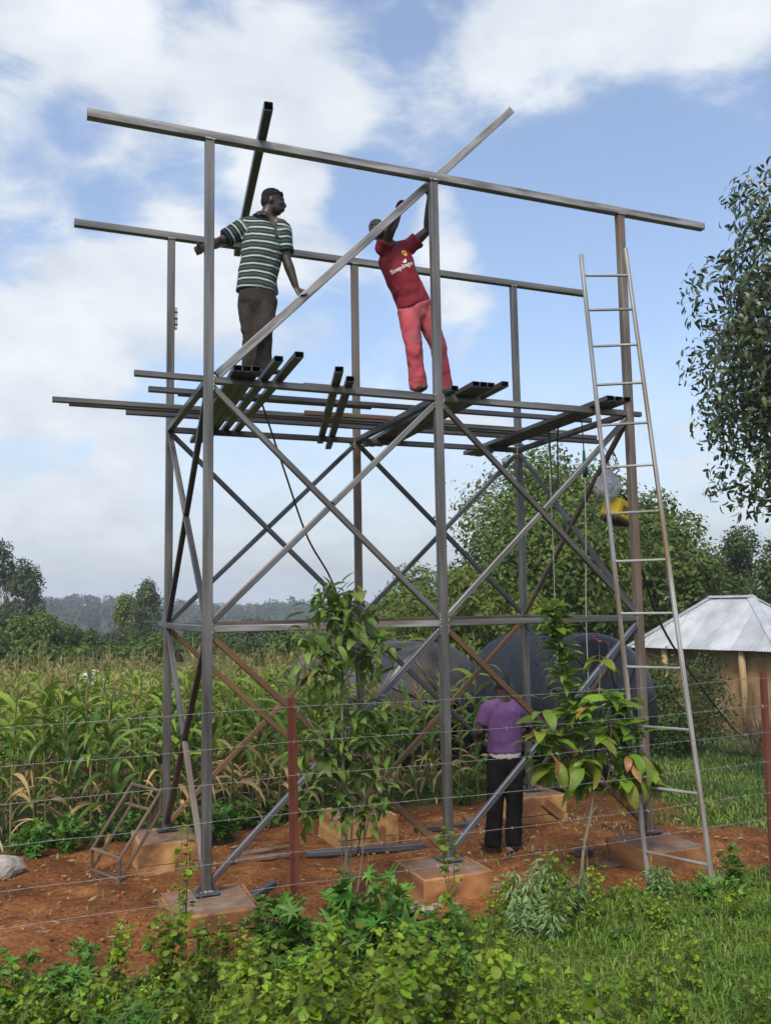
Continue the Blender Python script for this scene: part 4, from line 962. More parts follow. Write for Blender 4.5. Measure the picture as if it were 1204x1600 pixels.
def maize_kind(seed, H=1.55, dry=.35, lush=False):
    rs = random.Random(seed); parts = []
    lean = (rs.uniform(-.10, .10), rs.uniform(-.10, .10)); ax = lambda z: np.array([lean[0]*(z/H)**2*H, lean[1]*(z/H)**2*H, z])
    parts.append(('stalk', 'maize_stalk')+stem([ax(H*k/5) for k in range(6)], .016, .007))
    nl = rs.randint(10, 12); az = rs.uniform(0, 6.28)
    for k in range(nl):
        t = (k+.6)/nl; az += math.pi+rs.uniform(-.5, .5); z = H*(.10+.80*t); isdry = t < dry*rs.uniform(.6, 1.3)
        if isdry: parts.append(('leaf', 'maize_dry')+strip(ax(z), az, rs.uniform(-.2, .6), rs.uniform(-1.75, -1.4), rs.uniform(.38, .60), .05, 6, rs.uniform(-2.5, 2.5)))
        else: parts.append(('leaf', 'maize_deep' if lush or rs.random() < .25 else 'maize_leaf')+strip(ax(z), az, rs.uniform(.75, 1.2), rs.uniform(-1.35, -.5), rs.uniform(.62, .92)*(1-.25*t), rs.uniform(.065, .09), 7, rs.uniform(-.9, .9), rs.choice((0, 0, 0, .5))))
    if not lush:
        V = []; F = []; o0 = 0
        for q in range(11):
            a = rs.uniform(0, 6.28); e = rs.uniform(.55, 1.25); v, f = strip(ax(H-.02)+np.array([0, 0, rs.uniform(0, .12)]), a, e, e-rs.uniform(.3, 1.2), rs.uniform(.16, .27), .012, 4); V.append(v); F.append(f+o0); o0 += len(v)
        v, f = stem([ax(H-.02), ax(H)+np.array([0, 0, .18]), ax(H)+np.array([.01, 0, .32])], .006, .003, 4); V.append(v); F.append(f+o0)
        parts.append(('tassel', 'maize_tassel', np.concatenate(V), np.concatenate(F)))
    zc = H*rs.uniform(.40, .52); a = rs.uniform(0, 6.28); b = ax(zc); d = np.array([math.cos(a)*.35, math.sin(a)*.35, .94])
    v, f = stem([b, b+d*.05, b+d*.12, b+d*.18, b+d*.21], .018, .008, 6); 
    if rs.random() < .7: parts.append(('cob', 'maize_leaf' if rs.random() < .5 else 'maize_dry', v, f))
    return parts
MK = [maize_kind(s, H, d, l) for s, H, d, l in ((1, 1.55, .42, False), (2, 1.42, .6, False), (3, 1.68, .34, False), (4, 1.30, .55, False), (5, 1.60, .45, False), (6, 1.30, .10, True))]
def maize():
    protos = []
    for k, parts in enumerate(MK):
        protos.append([(n, fast_mesh('maize_'+n, v, f, m, smooth=True)) for n, m, v, f in parts])
    rs = random.Random(11); spots = []; x = 0
    # rows run away from the tower; plants jittered
    for r, y in enumerate(np.arange(3.55, 23, .52)):
        xr = 4.6 if y < 5.2 else 3.3 if y < 6.2 else min(3.2+.28*(y-6), 8.5)
        xl = -1.75-.02*(y-3.5)-.3
        for x in np.arange(xl, xr, .30):
            px, py = x+rs.uniform(-.09, .09), y+rs.uniform(-.12, .12)
            if px < -.5 and py < 3.6: py += .15
            spots.append((px, py))
    spots.sort(key=lambda s: s[1])
    near = [s for s in spots if s[1] < 6.3][:150]; far = spots[len(near):]
    for (px, py) in near:
        k = rs.choice((0, 1, 2, 3, 4, 0, 2, 4, 5)); sc = rs.uniform(.74, 1.16)
        T = thing('maize_plant', ('leafy untasselled' if k == 5 else 'tasselled')+' maize plant '+('in the first row' if py < 3.85 else 'in the second row' if py < 4.4 else 'in the third row' if py < 4.9 else 'behind the third row')+(' at the left edge' if px < -.9 else ' left of the tower' if px < .1 else ' behind the left panel' if px < 2 else ' near the tanks'), 'maize plant', (px, py, ground_z(px, py)-.02), 'maize plants in the near rows', rs.uniform(0, 6.28)); T.scale = (sc, sc, sc)
        T.rotation_euler[0] = rs.gauss(0, .09); T.rotation_euler[1] = rs.gauss(0, .09)
        for n, me in protos[k]:
            o = bpy.data.objects.new(n, me); COL.objects.link(o); o.parent = T
    # the rest of the field as one mass
    mats = ['maize_stalk', 'maize_leaf', 'maize_deep', 'maize_dry', 'maize_tassel']; Vs = []; Fs = []; Ms = []; off = 0
    for (px, py) in far:
        k = rs.choice((0, 1, 2, 3, 4)); a = rs.uniform(0, 6.28); sc = rs.uniform(.75, 1.15); c, s = math.cos(a)*sc, math.sin(a)*sc; gz = ground_z(px, py)
        for n, m, v, f in MK[k]:
            if py > 12 and n == 'stalk': continue
            q = np.stack([v[:, 0]*c-v[:, 1]*s+px, v[:, 0]*s+v[:, 1]*c+py, v[:, 2]*sc+gz], 1); Vs.append(q); Fs.append(f+off); Ms.append(np.full(len(f), mats.index(m))); off += len(v)
    o = obj('maize_field', fast_mesh('maize_field', np.concatenate(Vs), np.concatenate(Fs), mats, np.concatenate(Ms), True)); tag(o, 'dense tasselled maize filling the field behind the near rows', None, kind='stuff')
    return len(far), off
print('maize far', maize())

# ------------------------------------------------------------------ saplings
leafmat('sap_leaf', (.080, .150, .022), (.150, .225, .038), transl=.34, island=0, rough=.5, objrand=.4)
leafmat('sap_young', (.10, .155, .028), (.16, .20, .04), transl=.35, island=0, rough=.42, objrand=.25)
leafmat('avo_leaf', (.090, .185, .014), (.155, .255, .026), transl=.34, island=0, rough=.45, objrand=.4)
leafmat('avo_lime', (.14, .20, .022), (.22, .25, .035), transl=.35, island=0, rough=.35, objrand=.2)
leafmat('avo_rust', (.28, .13, .040), (.36, .20, .07), transl=.3, island=0, rough=.4, objrand=.25)
leafmat('avo_red', (.20, .035, .022), (.27, .06, .035), transl=.3, island=0, rough=.4, objrand=.2)
def broad_leaf(name, ln, wd, mt, droop=.5, fold=.25, n=6, wave=.03):
    """leaf along local +X, midrib folded, drooping"""
    V = []; F = []; p = np.array([0, 0, 0.]); e = .25
    prof = [.06, .62, .95, 1.0, .82, .48, .02]
    for i in range(n+1):
        t = i/n; w = wd*.5*np.interp(t*6, range(7), prof); d = np.array([math.cos(e), 0, math.sin(e)]); up = np.array([-math.sin(e), 0, math.cos(e)]); s = np.array([0, 1, 0.]); wv = wave*wd*math.sin(t*11)
        V += [p+s*w+up*(w*fold+wv), p, p-s*w+up*(w*fold-wv)]; p = p+d*ln/n; e -= droop/n*2
    for i in range(n):
        a = i*3; F += [(a, a+1, a+4), (a, a+4, a+3), (a+1, a+2, a+5), (a+1, a+5, a+4)]
    V.append(np.array([-.02, 0, -.006])); V.append(np.array([-.02, .003, -.009])); k = len(V)
    F += [(1, k-2, k-1)]
    return fast_mesh(name, np.array(V), np.array(F), mt, smooth=True)
def put_leaf(parent, me, p, az, el, roll, sc):
    o = bpy.data.objects.new('leaf', me); COL.objects.link(o); o.parent = parent; o.location = p; o.rotation_euler = (roll, -el, az); o.scale = (sc, sc, sc)
def extra_leaves(T, P, ln, wd, mt, seed, el=(-1.0, .3), spread=.09):
    """the many further leaves of a crown, joined"""
    rs = np.random.RandomState(seed); P = np.array([tuple(p) for p in P])+rs.normal(size=(len(P), 3))*spread*.6; n = len(P); a = rs.uniform(0, 6.28, n); e = rs.uniform(*el, n)
    d = np.stack([np.cos(a)*np.cos(e), np.sin(a)*np.cos(e), np.sin(e)], 1); nn = rs.normal(size=(n, 3))*.4+np.array([0, 0, 1]); l = ln*rs.uniform(.6, 1.15, n)
    V, F = oval_leaf(P, d, nn, l, l*wd/ln*1.35); o = obj('leaves', fast_mesh('leaves', V, F, mt), T); o['kind'] = 'stuff'
def along(P, t):
    f = t*(len(P)-1); i = min(len(P)-2, int(f)); return P[i].lerp(P[i+1], f-i)
def sapling_left():
    rs = random.Random(21); g = ground_z(.98, -.5); T = thing('young_tree', 'slender young tree with long drooping leaves in front of the middle back post', 'sapling', (.98, -.5, g))
    L = [broad_leaf('leaf', ln, wd, m, dr) for ln, wd, m, dr in ((.20, .060, 'sap_leaf', .9), (.22, .064, 'sap_leaf', .6), (.18, .058, 'sap_leaf', 1.2), (.18, .062, 'sap_young', .8))]
    stems = [[(0, 0, -.05), (.00, 0, .6), (-.02, 0, 1.3), (-.015, .0, 2.0), (.01, 0, 2.50)], [(.03, .02, -.05), (.05, .03, .5), (.10, .05, 1.1), (.14, .05, 1.5)], [(.03, -.02, -.05), (.13, 0, .45), (.17, .02, .75), (.22, .02, 1.15)], [(-.03, .03, -.05), (-.02, .04, .7), (-.05, .05, 1.3), (-.09, .05, 1.75)]]
    sp = []; EX = []
    for k, s in enumerate(stems):
        P = spline(s, 6); sp.append(P); obj('stem', curve_tube_mesh('stem', P, .01, 'sap_bark', 7, [(.016 if k == 0 else .009)*(1-.75*i/len(P)) for i in range(len(P))]), T)
    def branch(a, b, n, young=.22, spread=.08):
        m = a.lerp(b, .5)+Vector((0, 0, .06)); P = spline([a, m, b], 5); obj('branch', curve_tube_mesh('branch', P, .005, 'sap_bark', 5, [.006*(1-.6*i/len(P)) for i in range(len(P))]), T)
        EX.extend(along(P, rs.uniform(.2, 1.1)) for q in range(17))
        for q in range(n):
            t = rs.uniform(.25, 1); p = along(P, t)+Vector((rs.uniform(-1, 1), rs.uniform(-1, 1), rs.uniform(-1, 1)))*spread
            put_leaf(T, L[3] if rs.random() < young else rs.choice(L[:3]), p, rs.uniform(0, 6.28), rs.uniform(-.9, .35), rs.uniform(-.5, .5), rs.uniform(.75, 1.15))
    zg = -g
    top = [((-.42, .05), 1.98), ((-.28, -.1), 2.25), ((-.12, .1), 2.36), ((.12, .0), 2.36), ((.30, .05), 2.12), ((.46, -.05), 1.95), ((.34, .1), 1.80), ((-.34, .1), 1.72), ((.0, -.15), 2.05), ((.12, .15), 1.86), ((-.16, -.1), 1.86), ((.02, .1), 2.2)]
    for (x, y), z in top: branch(sp[0][min(len(sp[0])-1, int((z+zg-.28)/2.55*(len(sp[0])-1)))], Vector((x, y, z+zg)), 11)
    low = [((.30, .0), 1.42), ((.38, .05), 1.22), ((.40, -.05), 1.02), ((-.30, .05), 1.36), ((-.36, .0), 1.10), ((.05, -.1), 1.45), ((.18, .08), 1.30), ((-.10, .1), 1.15), ((.28, -.05), .80), ((.36, .05), .66), ((-.25, 0), .70), ((-.38, -.05), .55), ((.08, .05), .92), ((.0, -.08), .62)]
    for (x, y), z in low: branch(sp[rs.choice((0, 1, 2, 3))][rs.randint(8, 14)], Vector((x, y, z+zg)), 10, .3)
    extra_leaves(T, EX, .17, .050, 'sap_mass', 3)
leafmat('sap_mass', (.070, .135, .020), (.140, .215, .036), transl=.34, island=.4, rough=.5, scale=6)
leafmat('avo_mass', (.075, .165, .014), (.150, .240, .026), transl=.34, island=.4, rough=.45, scale=6)
mat('sap_bark', (.12, .095, .06), (.20, .165, .11), 10, .9, 0, .3, 40)
sapling_left()
def sapling_right():
    rs = random.Random(22); bx, by = 3.0, -.66; g = ground_z(bx, by); T = thing('young_tree', 'broad-leaved young tree with lime and rusty leaves beside the ladder', 'sapling', (bx, by, g)); zg = -g
    big = [broad_leaf('leaf', ln, wd, m, dr, .22) for ln, wd, m, dr in ((.25, .098, 'avo_leaf', .7), (.26, .105, 'avo_leaf', .4), (.23, .092, 'avo_lime', .7), (.25, .096, 'avo_lime', 1.0), (.21, .075, 'avo_rust', .8))]
    small = [broad_leaf('leaf', ln, wd, m, dr, .2) for ln, wd, m, dr in ((.17, .065, 'avo_leaf', .3), (.18, .068, 'avo_leaf', .5), (.16, .062, 'avo_lime', .4))]
    red = broad_leaf('leaf', .12, .035, 'avo_red', .7)
    def st(pts, r0, name='stem'):
        P = spline(pts, 6); obj(name, curve_tube_mesh(name, P, .01, 'sap_bark', 7, [r0*(1-.7*i/len(P)) for i in range(len(P))]), T); return P
    main = st([(-.02, 0, -.05), (.03, 0, .32), (.12, 0, .62), (.16, 0, .95), (.14, 0, 1.3+zg)], .017)
    s2 = st([(.12, 0, .60), (.24, 0, .74), (.32, -.02, 1.0), (.36, 0, 1.35)], .012)
    s3 = st([(.15, 0, .9), (.02, .02, 1.35), (-.10, .02, 1.75+zg), (-.18, .02, 2.16+zg)], .010)
    s4 = st([(.16, 0, 1.1), (.26, 0, 1.5+zg), (.27, 0, 1.84+zg)], .007)
    st([(.10, .05, -.05), (.09, .04, .5), (.17, .02, .95)], .008)
    # upright shoot: close spiral of leaves; extra lime higher up paints in light
    for k in range(84):
        t = .38+.62*k/83; p = along(s3, t); put_leaf(T, rs.choice(small+small[2:] if k > 30 else small), p+Vector((0, 0, rs.uniform(-.02, .02))), k*2.4+rs.uniform(-.3, .3), rs.uniform(-.1, .6), rs.uniform(-.4, .4), rs.uniform(1.0, 1.45))
    for k in range(5): put_leaf(T, red, s4[-1]+Vector((0, 0, .01)), k*1.26+.4, (.15, .5, 1.2, .3, .1)[k], 0, rs.uniform(.85, 1.1))
    for k in range(5): put_leaf(T, big[rs.choice((2, 3, 2, 0))], s4[-3-k//2], k*1.5+.2, rs.uniform(-.7, .1), rs.uniform(-.3, .3), 1.0)
    EX = [along(s3, rs.uniform(.4, 1)) for k in range(70)]
    heads = [(-.16, .02, 1.22), (.0, -.08, 1.28), (.12, .08, 1.32), (.28, -.03, 1.36), (.42, .02, 1.28), (-.22, .0, 1.02), (-.04, .06, 1.06), (.14, -.10, 1.10), (.34, .08, 1.10), (.50, 0, 1.06), (.02, -.06, .86), (.24, .05, .88), (.44, -.05, .90), (.56, .05, .86), (-.14, .04, .84), (.10, .0, .72), (.50, -.02, .72), (.34, -.08, .70), (.60, 0, .66)]
    for (x, y, z) in heads:
        x = .16+(x-.16)*1.25; y *= 1.5; c = Vector((x, y, z+zg)); q = min(main+s2, key=lambda p: (p-c).length); P = spline([q, q.lerp(c, .5)+Vector((0, 0, -.02)), c], 4); obj('branch', curve_tube_mesh('branch', P, .004, 'sap_bark', 5), T)
        low = z < .95; EX.extend(along(P, rs.uniform(.5, 1.15)) for _ in range(11))
        for k in range(10):
            m = rs.random(); me = big[rs.choice((0, 1, 0, 2, 2, 3, 4, 4) if low else (0, 1, 0, 1, 2, 3, 4))]
            if z > 1.15 and rs.random() < .5: me = rs.choice(small)
            put_leaf(T, me, c+Vector((rs.uniform(-.08, .08), rs.uniform(-.08, .08), rs.uniform(-.08, .08))), rs.uniform(0, 6.28), rs.uniform(-1.2, .1) if low else rs.uniform(-.6, .6), rs.uniform(-.5, .5), rs.uniform(.8, 1.2))
    extra_leaves(T, EX, .15, .058, 'avo_mass', 4, (-.8, .6), .06)
sapling_right()

# ------------------------------------------------------------------ weeds and grass
leafmat('weed_round', (.125, .205, .012), (.215, .300, .022), transl=.4, island=.5, rough=.5, objrand=.18)
leafmat('weed_lobed', (.058, .160, .016), (.105, .230, .028), transl=.3, island=.25, rough=.45, objrand=.15)
leafmat('weed_silver', (.125, .230, .070), (.20, .30, .115), transl=.25, island=.25, rough=.6, objrand=.1)
leafmat('weed_small', (.055, .135, .014), (.105, .195, .024), transl=.3, island=.3, rough=.5, objrand=.15)
leafmat('grass_blade', (.090, .165, .016), (.190, .255, .038), transl=.3, island=.45, rough=.55, scale=.5)
leafmat('grass_dry', (.24, .19, .09), (.36, .30, .16), transl=.2, island=.3, rough=.8)
leafmat('weed_stem', (.075, .10, .035), (.12, .12, .05), transl=0, island=.1)
JR = random.Random(77)
def fan(outline, c, d, n, size, cup=.15):
    """flat leaf polygon from outline in (along, across) units, gently cupped"""
    d = d/np.linalg.norm(d); s = np.cross(n, d); s /= np.linalg.norm(s); n = np.cross(d, s); V = [c+d*size*.42]
    for a, b in outline:
        k = 1+JR.uniform(-.10, .10); V.append(c+d*a*size*k+s*b*size*k+n*size*(cup*(b*b+(a-.4)**2)+.28*abs(b)))
    m = len(outline); return np.array(V), np.array([(0, 1+k, 1+(k+1) % m) for k in range(m)])
CORD = [(.02, .0), (-.10, .16), (-.06, .34), (.14, .42), (.34, .34), (.46, .40), (.66, .22), (1.05, .0), (.66, -.22), (.46, -.40), (.34, -.34), (.14, -.42), (-.06, -.34), (-.10, -.16)]
ROUND = [(.0, .0), (-.04, .22), (.15, .44), (.45, .50), (.75, .36), (1.0, .0), (.75, -.36), (.45, -.50), (.15, -.44), (-.04, -.22)]
PALM = []
for k, (a, r) in enumerate(((-2.2, .42), (-1.75, .25), (-1.25, .75), (-.85, .36), (-.55, .92), (-.26, .42), (0, 1.05), (.26, .42), (.55, .92), (.85, .36), (1.25, .75), (1.75, .25), (2.2, .42), (3.14, .05))): PALM.append((.1+r*math.cos(a), r*math.sin(a)))
LANCE = [(0, 0), (.3, .10), (.6, .09), (1, 0), (.6, -.09), (.3, -.10)]
def weed_kind(seed, H, spread, nst, nlf, size, outline, lm, droop=.2):
    rs = random.Random(seed); Vs, Fs, o = [], [], 0; S, SF, so_ = [], [], 0
    for k in range(nst):
        a = rs.uniform(0, 6.28); r = spread*rs.uniform(.2, 1); h = H*rs.uniform(.6, 1.05); b = np.array([math.cos(a)*r*.25, math.sin(a)*r*.25, -.03]); e = np.array([math.cos(a)*r, math.sin(a)*r, h]); m = (b+e)/2+np.array([rs.uniform(-.04, .04), rs.uniform(-.04, .04), h*.10])
        P = [b, b*.6+m*.4, m, m*.45+e*.55, e]; v, f = stem(P, .0045, .002, 4); S.append(v); SF.append(f+so_); so_ += len(v)
        for q in range(nlf):
            t = rs.uniform(.28, 1.0) if q else 1.0; i = min(3, int(t*4)); c = P[i]+(P[i+1]-P[i])*(t*4-i); la = rs.uniform(0, 6.28); el = rs.uniform(-.75, .40)-droop*.5
            d = np.array([math.cos(la)*math.cos(el), math.sin(la)*math.cos(el), math.sin(el)]); n = np.array([rs.uniform(-.75, .75), rs.uniform(-.75, .75), 1.0]); c = c+d*size*rs.uniform(.1, .6)
            v, f = fan(outline, c, d, n, size*rs.choice((.45, .7, .9, 1.0, 1.15, 1.3))*(1.15-.4*t), rs.uniform(-.25, .3)); Vs.append(v); Fs.append(f+o); o += len(v)
    return fast_mesh('weed_foliage', np.concatenate(Vs), np.concatenate(Fs), lm), fast_mesh('weed_stems', np.concatenate(S), np.concatenate(SF), 'weed_stem')
def weeds():
    rs = random.Random(31)
    K = dict(round=[weed_kind(50+k, .50+.06*k, .17, 9, 16, .057, CORD if k % 2 else ROUND, 'weed_round') for k in range(5)],
             lobed=[weed_kind(60+k, .46+.05*k, .20, 9, 11, .110, PALM, 'weed_lobed', .5) for k in range(4)],
             silver=[weed_kind(70+k, .50, .13, 12, 30, .095, LANCE, 'weed_silver', 1.0) for k in range(2)],
             small=[weed_kind(80+k, .22, .20, 10, 9, .045, ROUND, 'weed_small') for k in range(3)])
    info = dict(round=('round_leaved_weed', 'yellow-green weed with round leaves in the foreground', 'weed', 'round-leaved weeds in the foreground'), lobed=('lobed_leaf_weed', 'fresh green weed with deeply lobed leaves along the fence', 'weed', 'lobed-leaf weeds along the fence'),
                silver=('narrow_leaved_herb', 'pale green herb with narrow drooping leaves in front of the tower', 'herb', 'pale narrow-leaved herbs'), small=('low_weed', 'low small-leaved green weed among the grass', 'weed', 'low weeds among the grass'))
    def zone(x, y):
        if y > 2: return 'under the maize', ('by the rear left footing' if x < .8 else ('by the middle rear footing' if x < 2.6 else 'behind the man in purple'))
        d = 'along the fence' if y > -1.75 else ('in mid-foreground' if y > -2.9 else 'nearest the camera')
        q = 'at the left edge' if x < -.9 else ('left of the front left post' if x < -.1 else ('below the front left post' if x < .7 else ('below the left sapling' if x < 1.4 else ('below the middle front footing' if x < 2.3 else ('below the right sapling' if x < 3.1 else 'below the ladder')))))
        return d, q
    look = dict(round='yellow-green weed with round leaves', lobed='fresh green weed with deeply lobed leaves', silver='pale green herb with narrow drooping leaves', small='low small-leaved green weed')
    def put(kind, x, y, sc=1.0):
        f, s = rs.choice(K[kind]); n, l, c, g = info[kind]; l = look[kind]+' '+' '.join(zone(x, y))
        T = thing(n, l, c, (x, y, ground_z(x, y)-.01), g, rs.uniform(0, 6.28)); T.scale = (sc, sc, sc*rs.uniform(.85, 1.15))
        a = bpy.data.objects.new('foliage', f); COL.objects.link(a); a.parent = T; a['kind'] = 'stuff'; b = bpy.data.objects.new('stems', s); COL.objects.link(b); b.parent = T
    n = 0
    # left foreground mass
    for y in np.arange(-4.1, -1.05, .215):
        for x in np.arange(-1.75, 1.15, .24):
            px, py = x+rs.uniform(-.1, .1), y+rs.uniform(-.1, .1)
            lim = 1.0 if py < -2.2 else 1.2
            if rs.random() < .10 or px > lim+noise.noise(Vector((px*2, py*2, 0)))*.4: continue
            if py > -1.25 and px < -.2: continue
            v = noise.noise(Vector((px*1.3, py*1.3, 9)))
            kind = 'lobed' if (py > -2.3 and -.05 < px < .95 and v > -.4) or (v > .22) else ('round' if v > -.30 else 'small')
            put(kind, px, py, rs.choice((.6, .8, .95, 1.05, 1.2))*(1.12 if (py > -2.1 and .0 < px < .72) else (.78 if px < -.3 or px > .72 else .9))*(.86 if py < -2.1 else 1))
    # strip along the fence to the right
    for x in np.arange(1.2, 4.9, .24):
        for y in (-1.15, -1.45, -1.75, -2.05):
            px, py = x+rs.uniform(-.1, .1), y+rs.uniform(-.1, .1)
            if py > -1.3 and 1.45 < px < 1.75: continue
            if rs.random() < .12: continue
            v = noise.noise(Vector((px*1.5, py*1.5, 3)))
            put('round' if v > .05 and px < 3.4 else ('lobed' if v > .25 else 'small'), px, py, rs.uniform(.42, .62) if px < 2.1 else rs.uniform(.5, .75))
    for x, y, s in ((2.12, -1.22, 1.0), (2.35, -1.15, .95), (2.55, -1.3, .85), (2.25, -1.45, .9), (1.85, -1.6, .8), (3.35, -1.2, .75), (2.0, -1.75, .7)): put('silver', x, y, s)
    # scattered in the grass on the right
    for k in range(26): put(rs.choice(('small', 'round', 'small')), rs.uniform(.9, 2.9), rs.uniform(-3.9, -2.1), rs.uniform(.4, .65))
    # weeds at the foot of the maize and under the tower
    for k in range(46): x = rs.uniform(-1.7, 4.0); put('small', x, rs.uniform(3.1, 3.7), rs.uniform(.8, 1.5))
    for x, y in ((-1.2, 2.95), (-.9, 3.0), (.55, 2.6), (.75, 2.75), (.4, 2.5)): put('lobed', x, y, .8)
    # climbing weed beside the front left post
    f, s = weed_kind(95, 1.05, .07, 3, 26, .055, ROUND, 'weed_round'); T = thing('climbing_weed', 'thin climbing weed rising above the others left of the front post', 'weed', (-.32, -1.0, ground_z(-.32, -1.0)))
    a = obj('foliage', f, T); a['kind'] = 'stuff'; obj('stems', s, T)
    f, s = weed_kind(96, .85, .09, 3, 24, .055, ROUND, 'weed_round'); T = thing('climbing_weed', 'leafy upright weed in front of the middle front footing', 'weed', (1.62, -1.1, ground_z(1.62, -1.1)))
    a = obj('foliage', f, T); a['kind'] = 'stuff'; obj('stems', s, T)
weeds()
def grass():
    rs = np.random.RandomState(5)
    def blades(n, xr, yr, hmin, hmax, keep, w=.006):
        P = np.stack([rs.uniform(*xr, n), rs.uniform(*yr, n)], 1); k = np.array([keep(x, y) for x, y in P]); P = P[k > rs.rand(n)]; n = len(P)
        z = np.array([ground_z(x, y) for x, y in P])-.01; a = rs.uniform(0, 6.28, n); h = rs.uniform(hmin, hmax, n)*rs.uniform(.6, 1.2, n); b = rs.uniform(.3, 1.7, n); s = np.stack([-np.sin(a), np.cos(a), 0*a], 1)*w*rs.uniform(.6, 1.3, n)[:, None]; d = np.stack([np.cos(a), np.sin(a), 0*a], 1)
        B = np.concatenate([P, z[:, None]], 1); M = B+d*(h*b*.35)[:, None]+np.array([0, 0, 1])*(h*.62)[:, None]; T = B+d*(h*b)[:, None]+np.array([0, 0, 1])*(h*np.maximum(.15, 1-.5*b))[:, None]
        V = np.stack([B-s, B+s, M-s*.8, M+s*.8, T], 1).reshape(-1, 3); q = (np.arange(n)*5)[:, None]
        return V, np.concatenate([q+np.array([[0, 1, 3]]), q+np.array([[0, 3, 2]]), q+np.array([[2, 3, 4]])], 1).reshape(-1, 3)
    V1, F1 = blades(120000, (-1.9, 4.9), (-4.4, -1.0), .04, .15, lambda x, y: .95 if x > .7 else .45, .0048)
    V2, F2 = blades(42000, (4.6, 16.0), (.3, 12.0), .05, .14, lambda x, y: (1-soil_amount(x, y))*(.25+.75*(y < 6)), .008)
    V3, F3 = blades(9000, (-2.2, 5.5), (-1.3, 4.0), .04, .12, lambda x, y: max(0, (1-soil_amount(x, y)))*.9+.03, .005)
    o = obj('grass', fast_mesh('grass', np.concatenate([V1, V2, V3]), np.concatenate([F1, F2+len(V1), F3+len(V1)+len(V2)]), 'grass_blade')); tag(o, 'green grass in the foreground and beside the bare earth', None, kind='stuff')
    V1, F1 = blades(1500, (-1.9, 4.6), (-4.2, -1.2), .05, .20, lambda x, y: .7 if x > .7 else .3, .003)
    V2, F2 = blades(3800, (2.2, 5.2), (-.6, 2.4), .02, .07, lambda x, y: max(0, noise.noise(Vector((x*1.6, y*1.6, 7)))*2), .005)
    o = obj('dry_grass', fast_mesh('dry_grass', np.concatenate([V1, V2]), np.concatenate([F1, F2+len(V1)]), 'grass_dry')); tag(o, 'dry straw stalks lying among the grass and on the earth', None, kind='stuff')
grass()
# ------------------------------------------------------------------ hanging gear, cables, things on the ground
mat('bag_plastic', (.55, .56, .57), (.72, .73, .74), 9, .35, transl=.45)
mat('yellow_plastic', (.62, .40, .012), (.72, .50, .02), 9, .45)
mat('green_plastic', (.02, .20, .07), (.03, .28, .10), 9, .5)
mat('red_tape', (.24, .035, .03), (.30, .06, .05), 9, .6)
mat('pale_cord', (.22, .26, .20), (.32, .36, .28), 30, .8)
mat('aluminium', (.42, .43, .42), (.58, .58, .57), 12, .35, .8)
mat('sack', (.62, .63, .64), (.74, .75, .76), 6, .7)
def cord(name, pts, r, mt, label, cat='cable', n=8, group=None):
    P = spline(pts, n); return tag(obj(name, curve_tube_mesh(name, P, r, mt, 6)), label, cat, group)
cord('welding_cable', [(.69, 1.02, 4.20), (.73, .98, 4.05), (.93, 1.0, 3.48), (1.21, 1.2, 2.88), (1.54, 1.4, 2.42), (1.80, 1.52, 1.7), (1.86, 1.50, .6), (1.78, 1.42, -.20), (1.55, 1.36, -.235)], .010, 'hose', 'black cable hanging from the platform below the man in stripes')
cord('hanging_cable', [(3.90, 1.0, 4.13), (3.915, .99, 3.96), (3.92, .98, 3.5), (3.945, .96, 3.36), (3.965, .94, 3.5), (3.97, .92, 3.94), (3.985, .92, 4.13)], .009, 'hose', 'black cable hanging in a loop from the platform near the ladder')
cord('thin_rope', [(3.93, 1.03, 4.10), (3.925, 1.02, 3.4), (3.915, 1.0, 2.7), (3.91, 1.0, 2.14), (3.92, 1.0, 1.5)], .005, 'pale_cord', 'thin pale rope hanging inside the right panel of the tower', 'rope')
def holder():
    T = thing('electrode_holder', 'green and black welding electrode holder hanging beside the ladder', 'welding tool', (4.01, .5, 3.52))
    obj('grip', curve_tube_mesh('grip', [(0, 0, .10), (0, 0, .16), (0, .0, .26)], .017, 'green_plastic', 10, [.016, .019, .012]), T)
    obj('jaw', curve_tube_mesh('jaw', [(.004, 0, -.02), (.002, 0, .03), (0, 0, .10)], .02, 'hose', 10, [.018, .024, .02]), T)
    obj('clip', box_mesh('clip', .05, .02, .05, 'hose', .004), T, (.02, 0, .0))
    obj('lead', curve_tube_mesh('lead', spline([(0, 0, .26), (-.004, 0, .45), (0, .02, .60)], 6), .007, 'red_tape', 6), T)
    obj('tail', curve_tube_mesh('tail', spline([(0, 0, -.02), (-.02, 0, -.7), (-.055, 0, -1.48), (-.06, 0, -2.4)], 6), .006, 'pale_cord', 6), T)
holder()
def bag():
    rs = random.Random(3); bm = bmesh.new(); bmesh.ops.create_icosphere(bm, subdivisions=4, radius=1)
    for v in bm.verts:
        p = v.co.copy(); w = .62+.38*sstep(1.0, -.2, p.z); k = 1+.30*noise.noise(p*1.9)+.16*noise.noise(p*5)+.07*noise.noise(p*11)
        v.co = Vector((p.x*.135*w*k, p.y*.11*w*k, p.z*.17*(1+.12*noise.noise(p*3))))
        if p.z > .72: v.co.x *= .35; v.co.y *= .35; v.co.z += .05
    me = bpy.data.meshes.new('bag'); bm.to_mesh(me); bm.free(); me.materials.append(MATS['bag_plastic'])
    T = thing('plastic_bag', 'crumpled clear plastic bag tied behind the ladder', 'bag', (4.22, .40, 3.24)); obj('sack', me, T, (0, 0, .17))
    obj('tie', curve_tube_mesh('tie', spline([(0, 0, .37), (.03, .02, .50), (-.02, .05, .62)], 5), .005, 'hose', 5), T)
bag()
P = []
for k in range(46): a = k*.55; P.append((4.30+.055*math.cos(a)*(1+.1*math.sin(k)), .42+.012*k/10*math.sin(k*1.3), 3.66+.095*math.sin(a)))
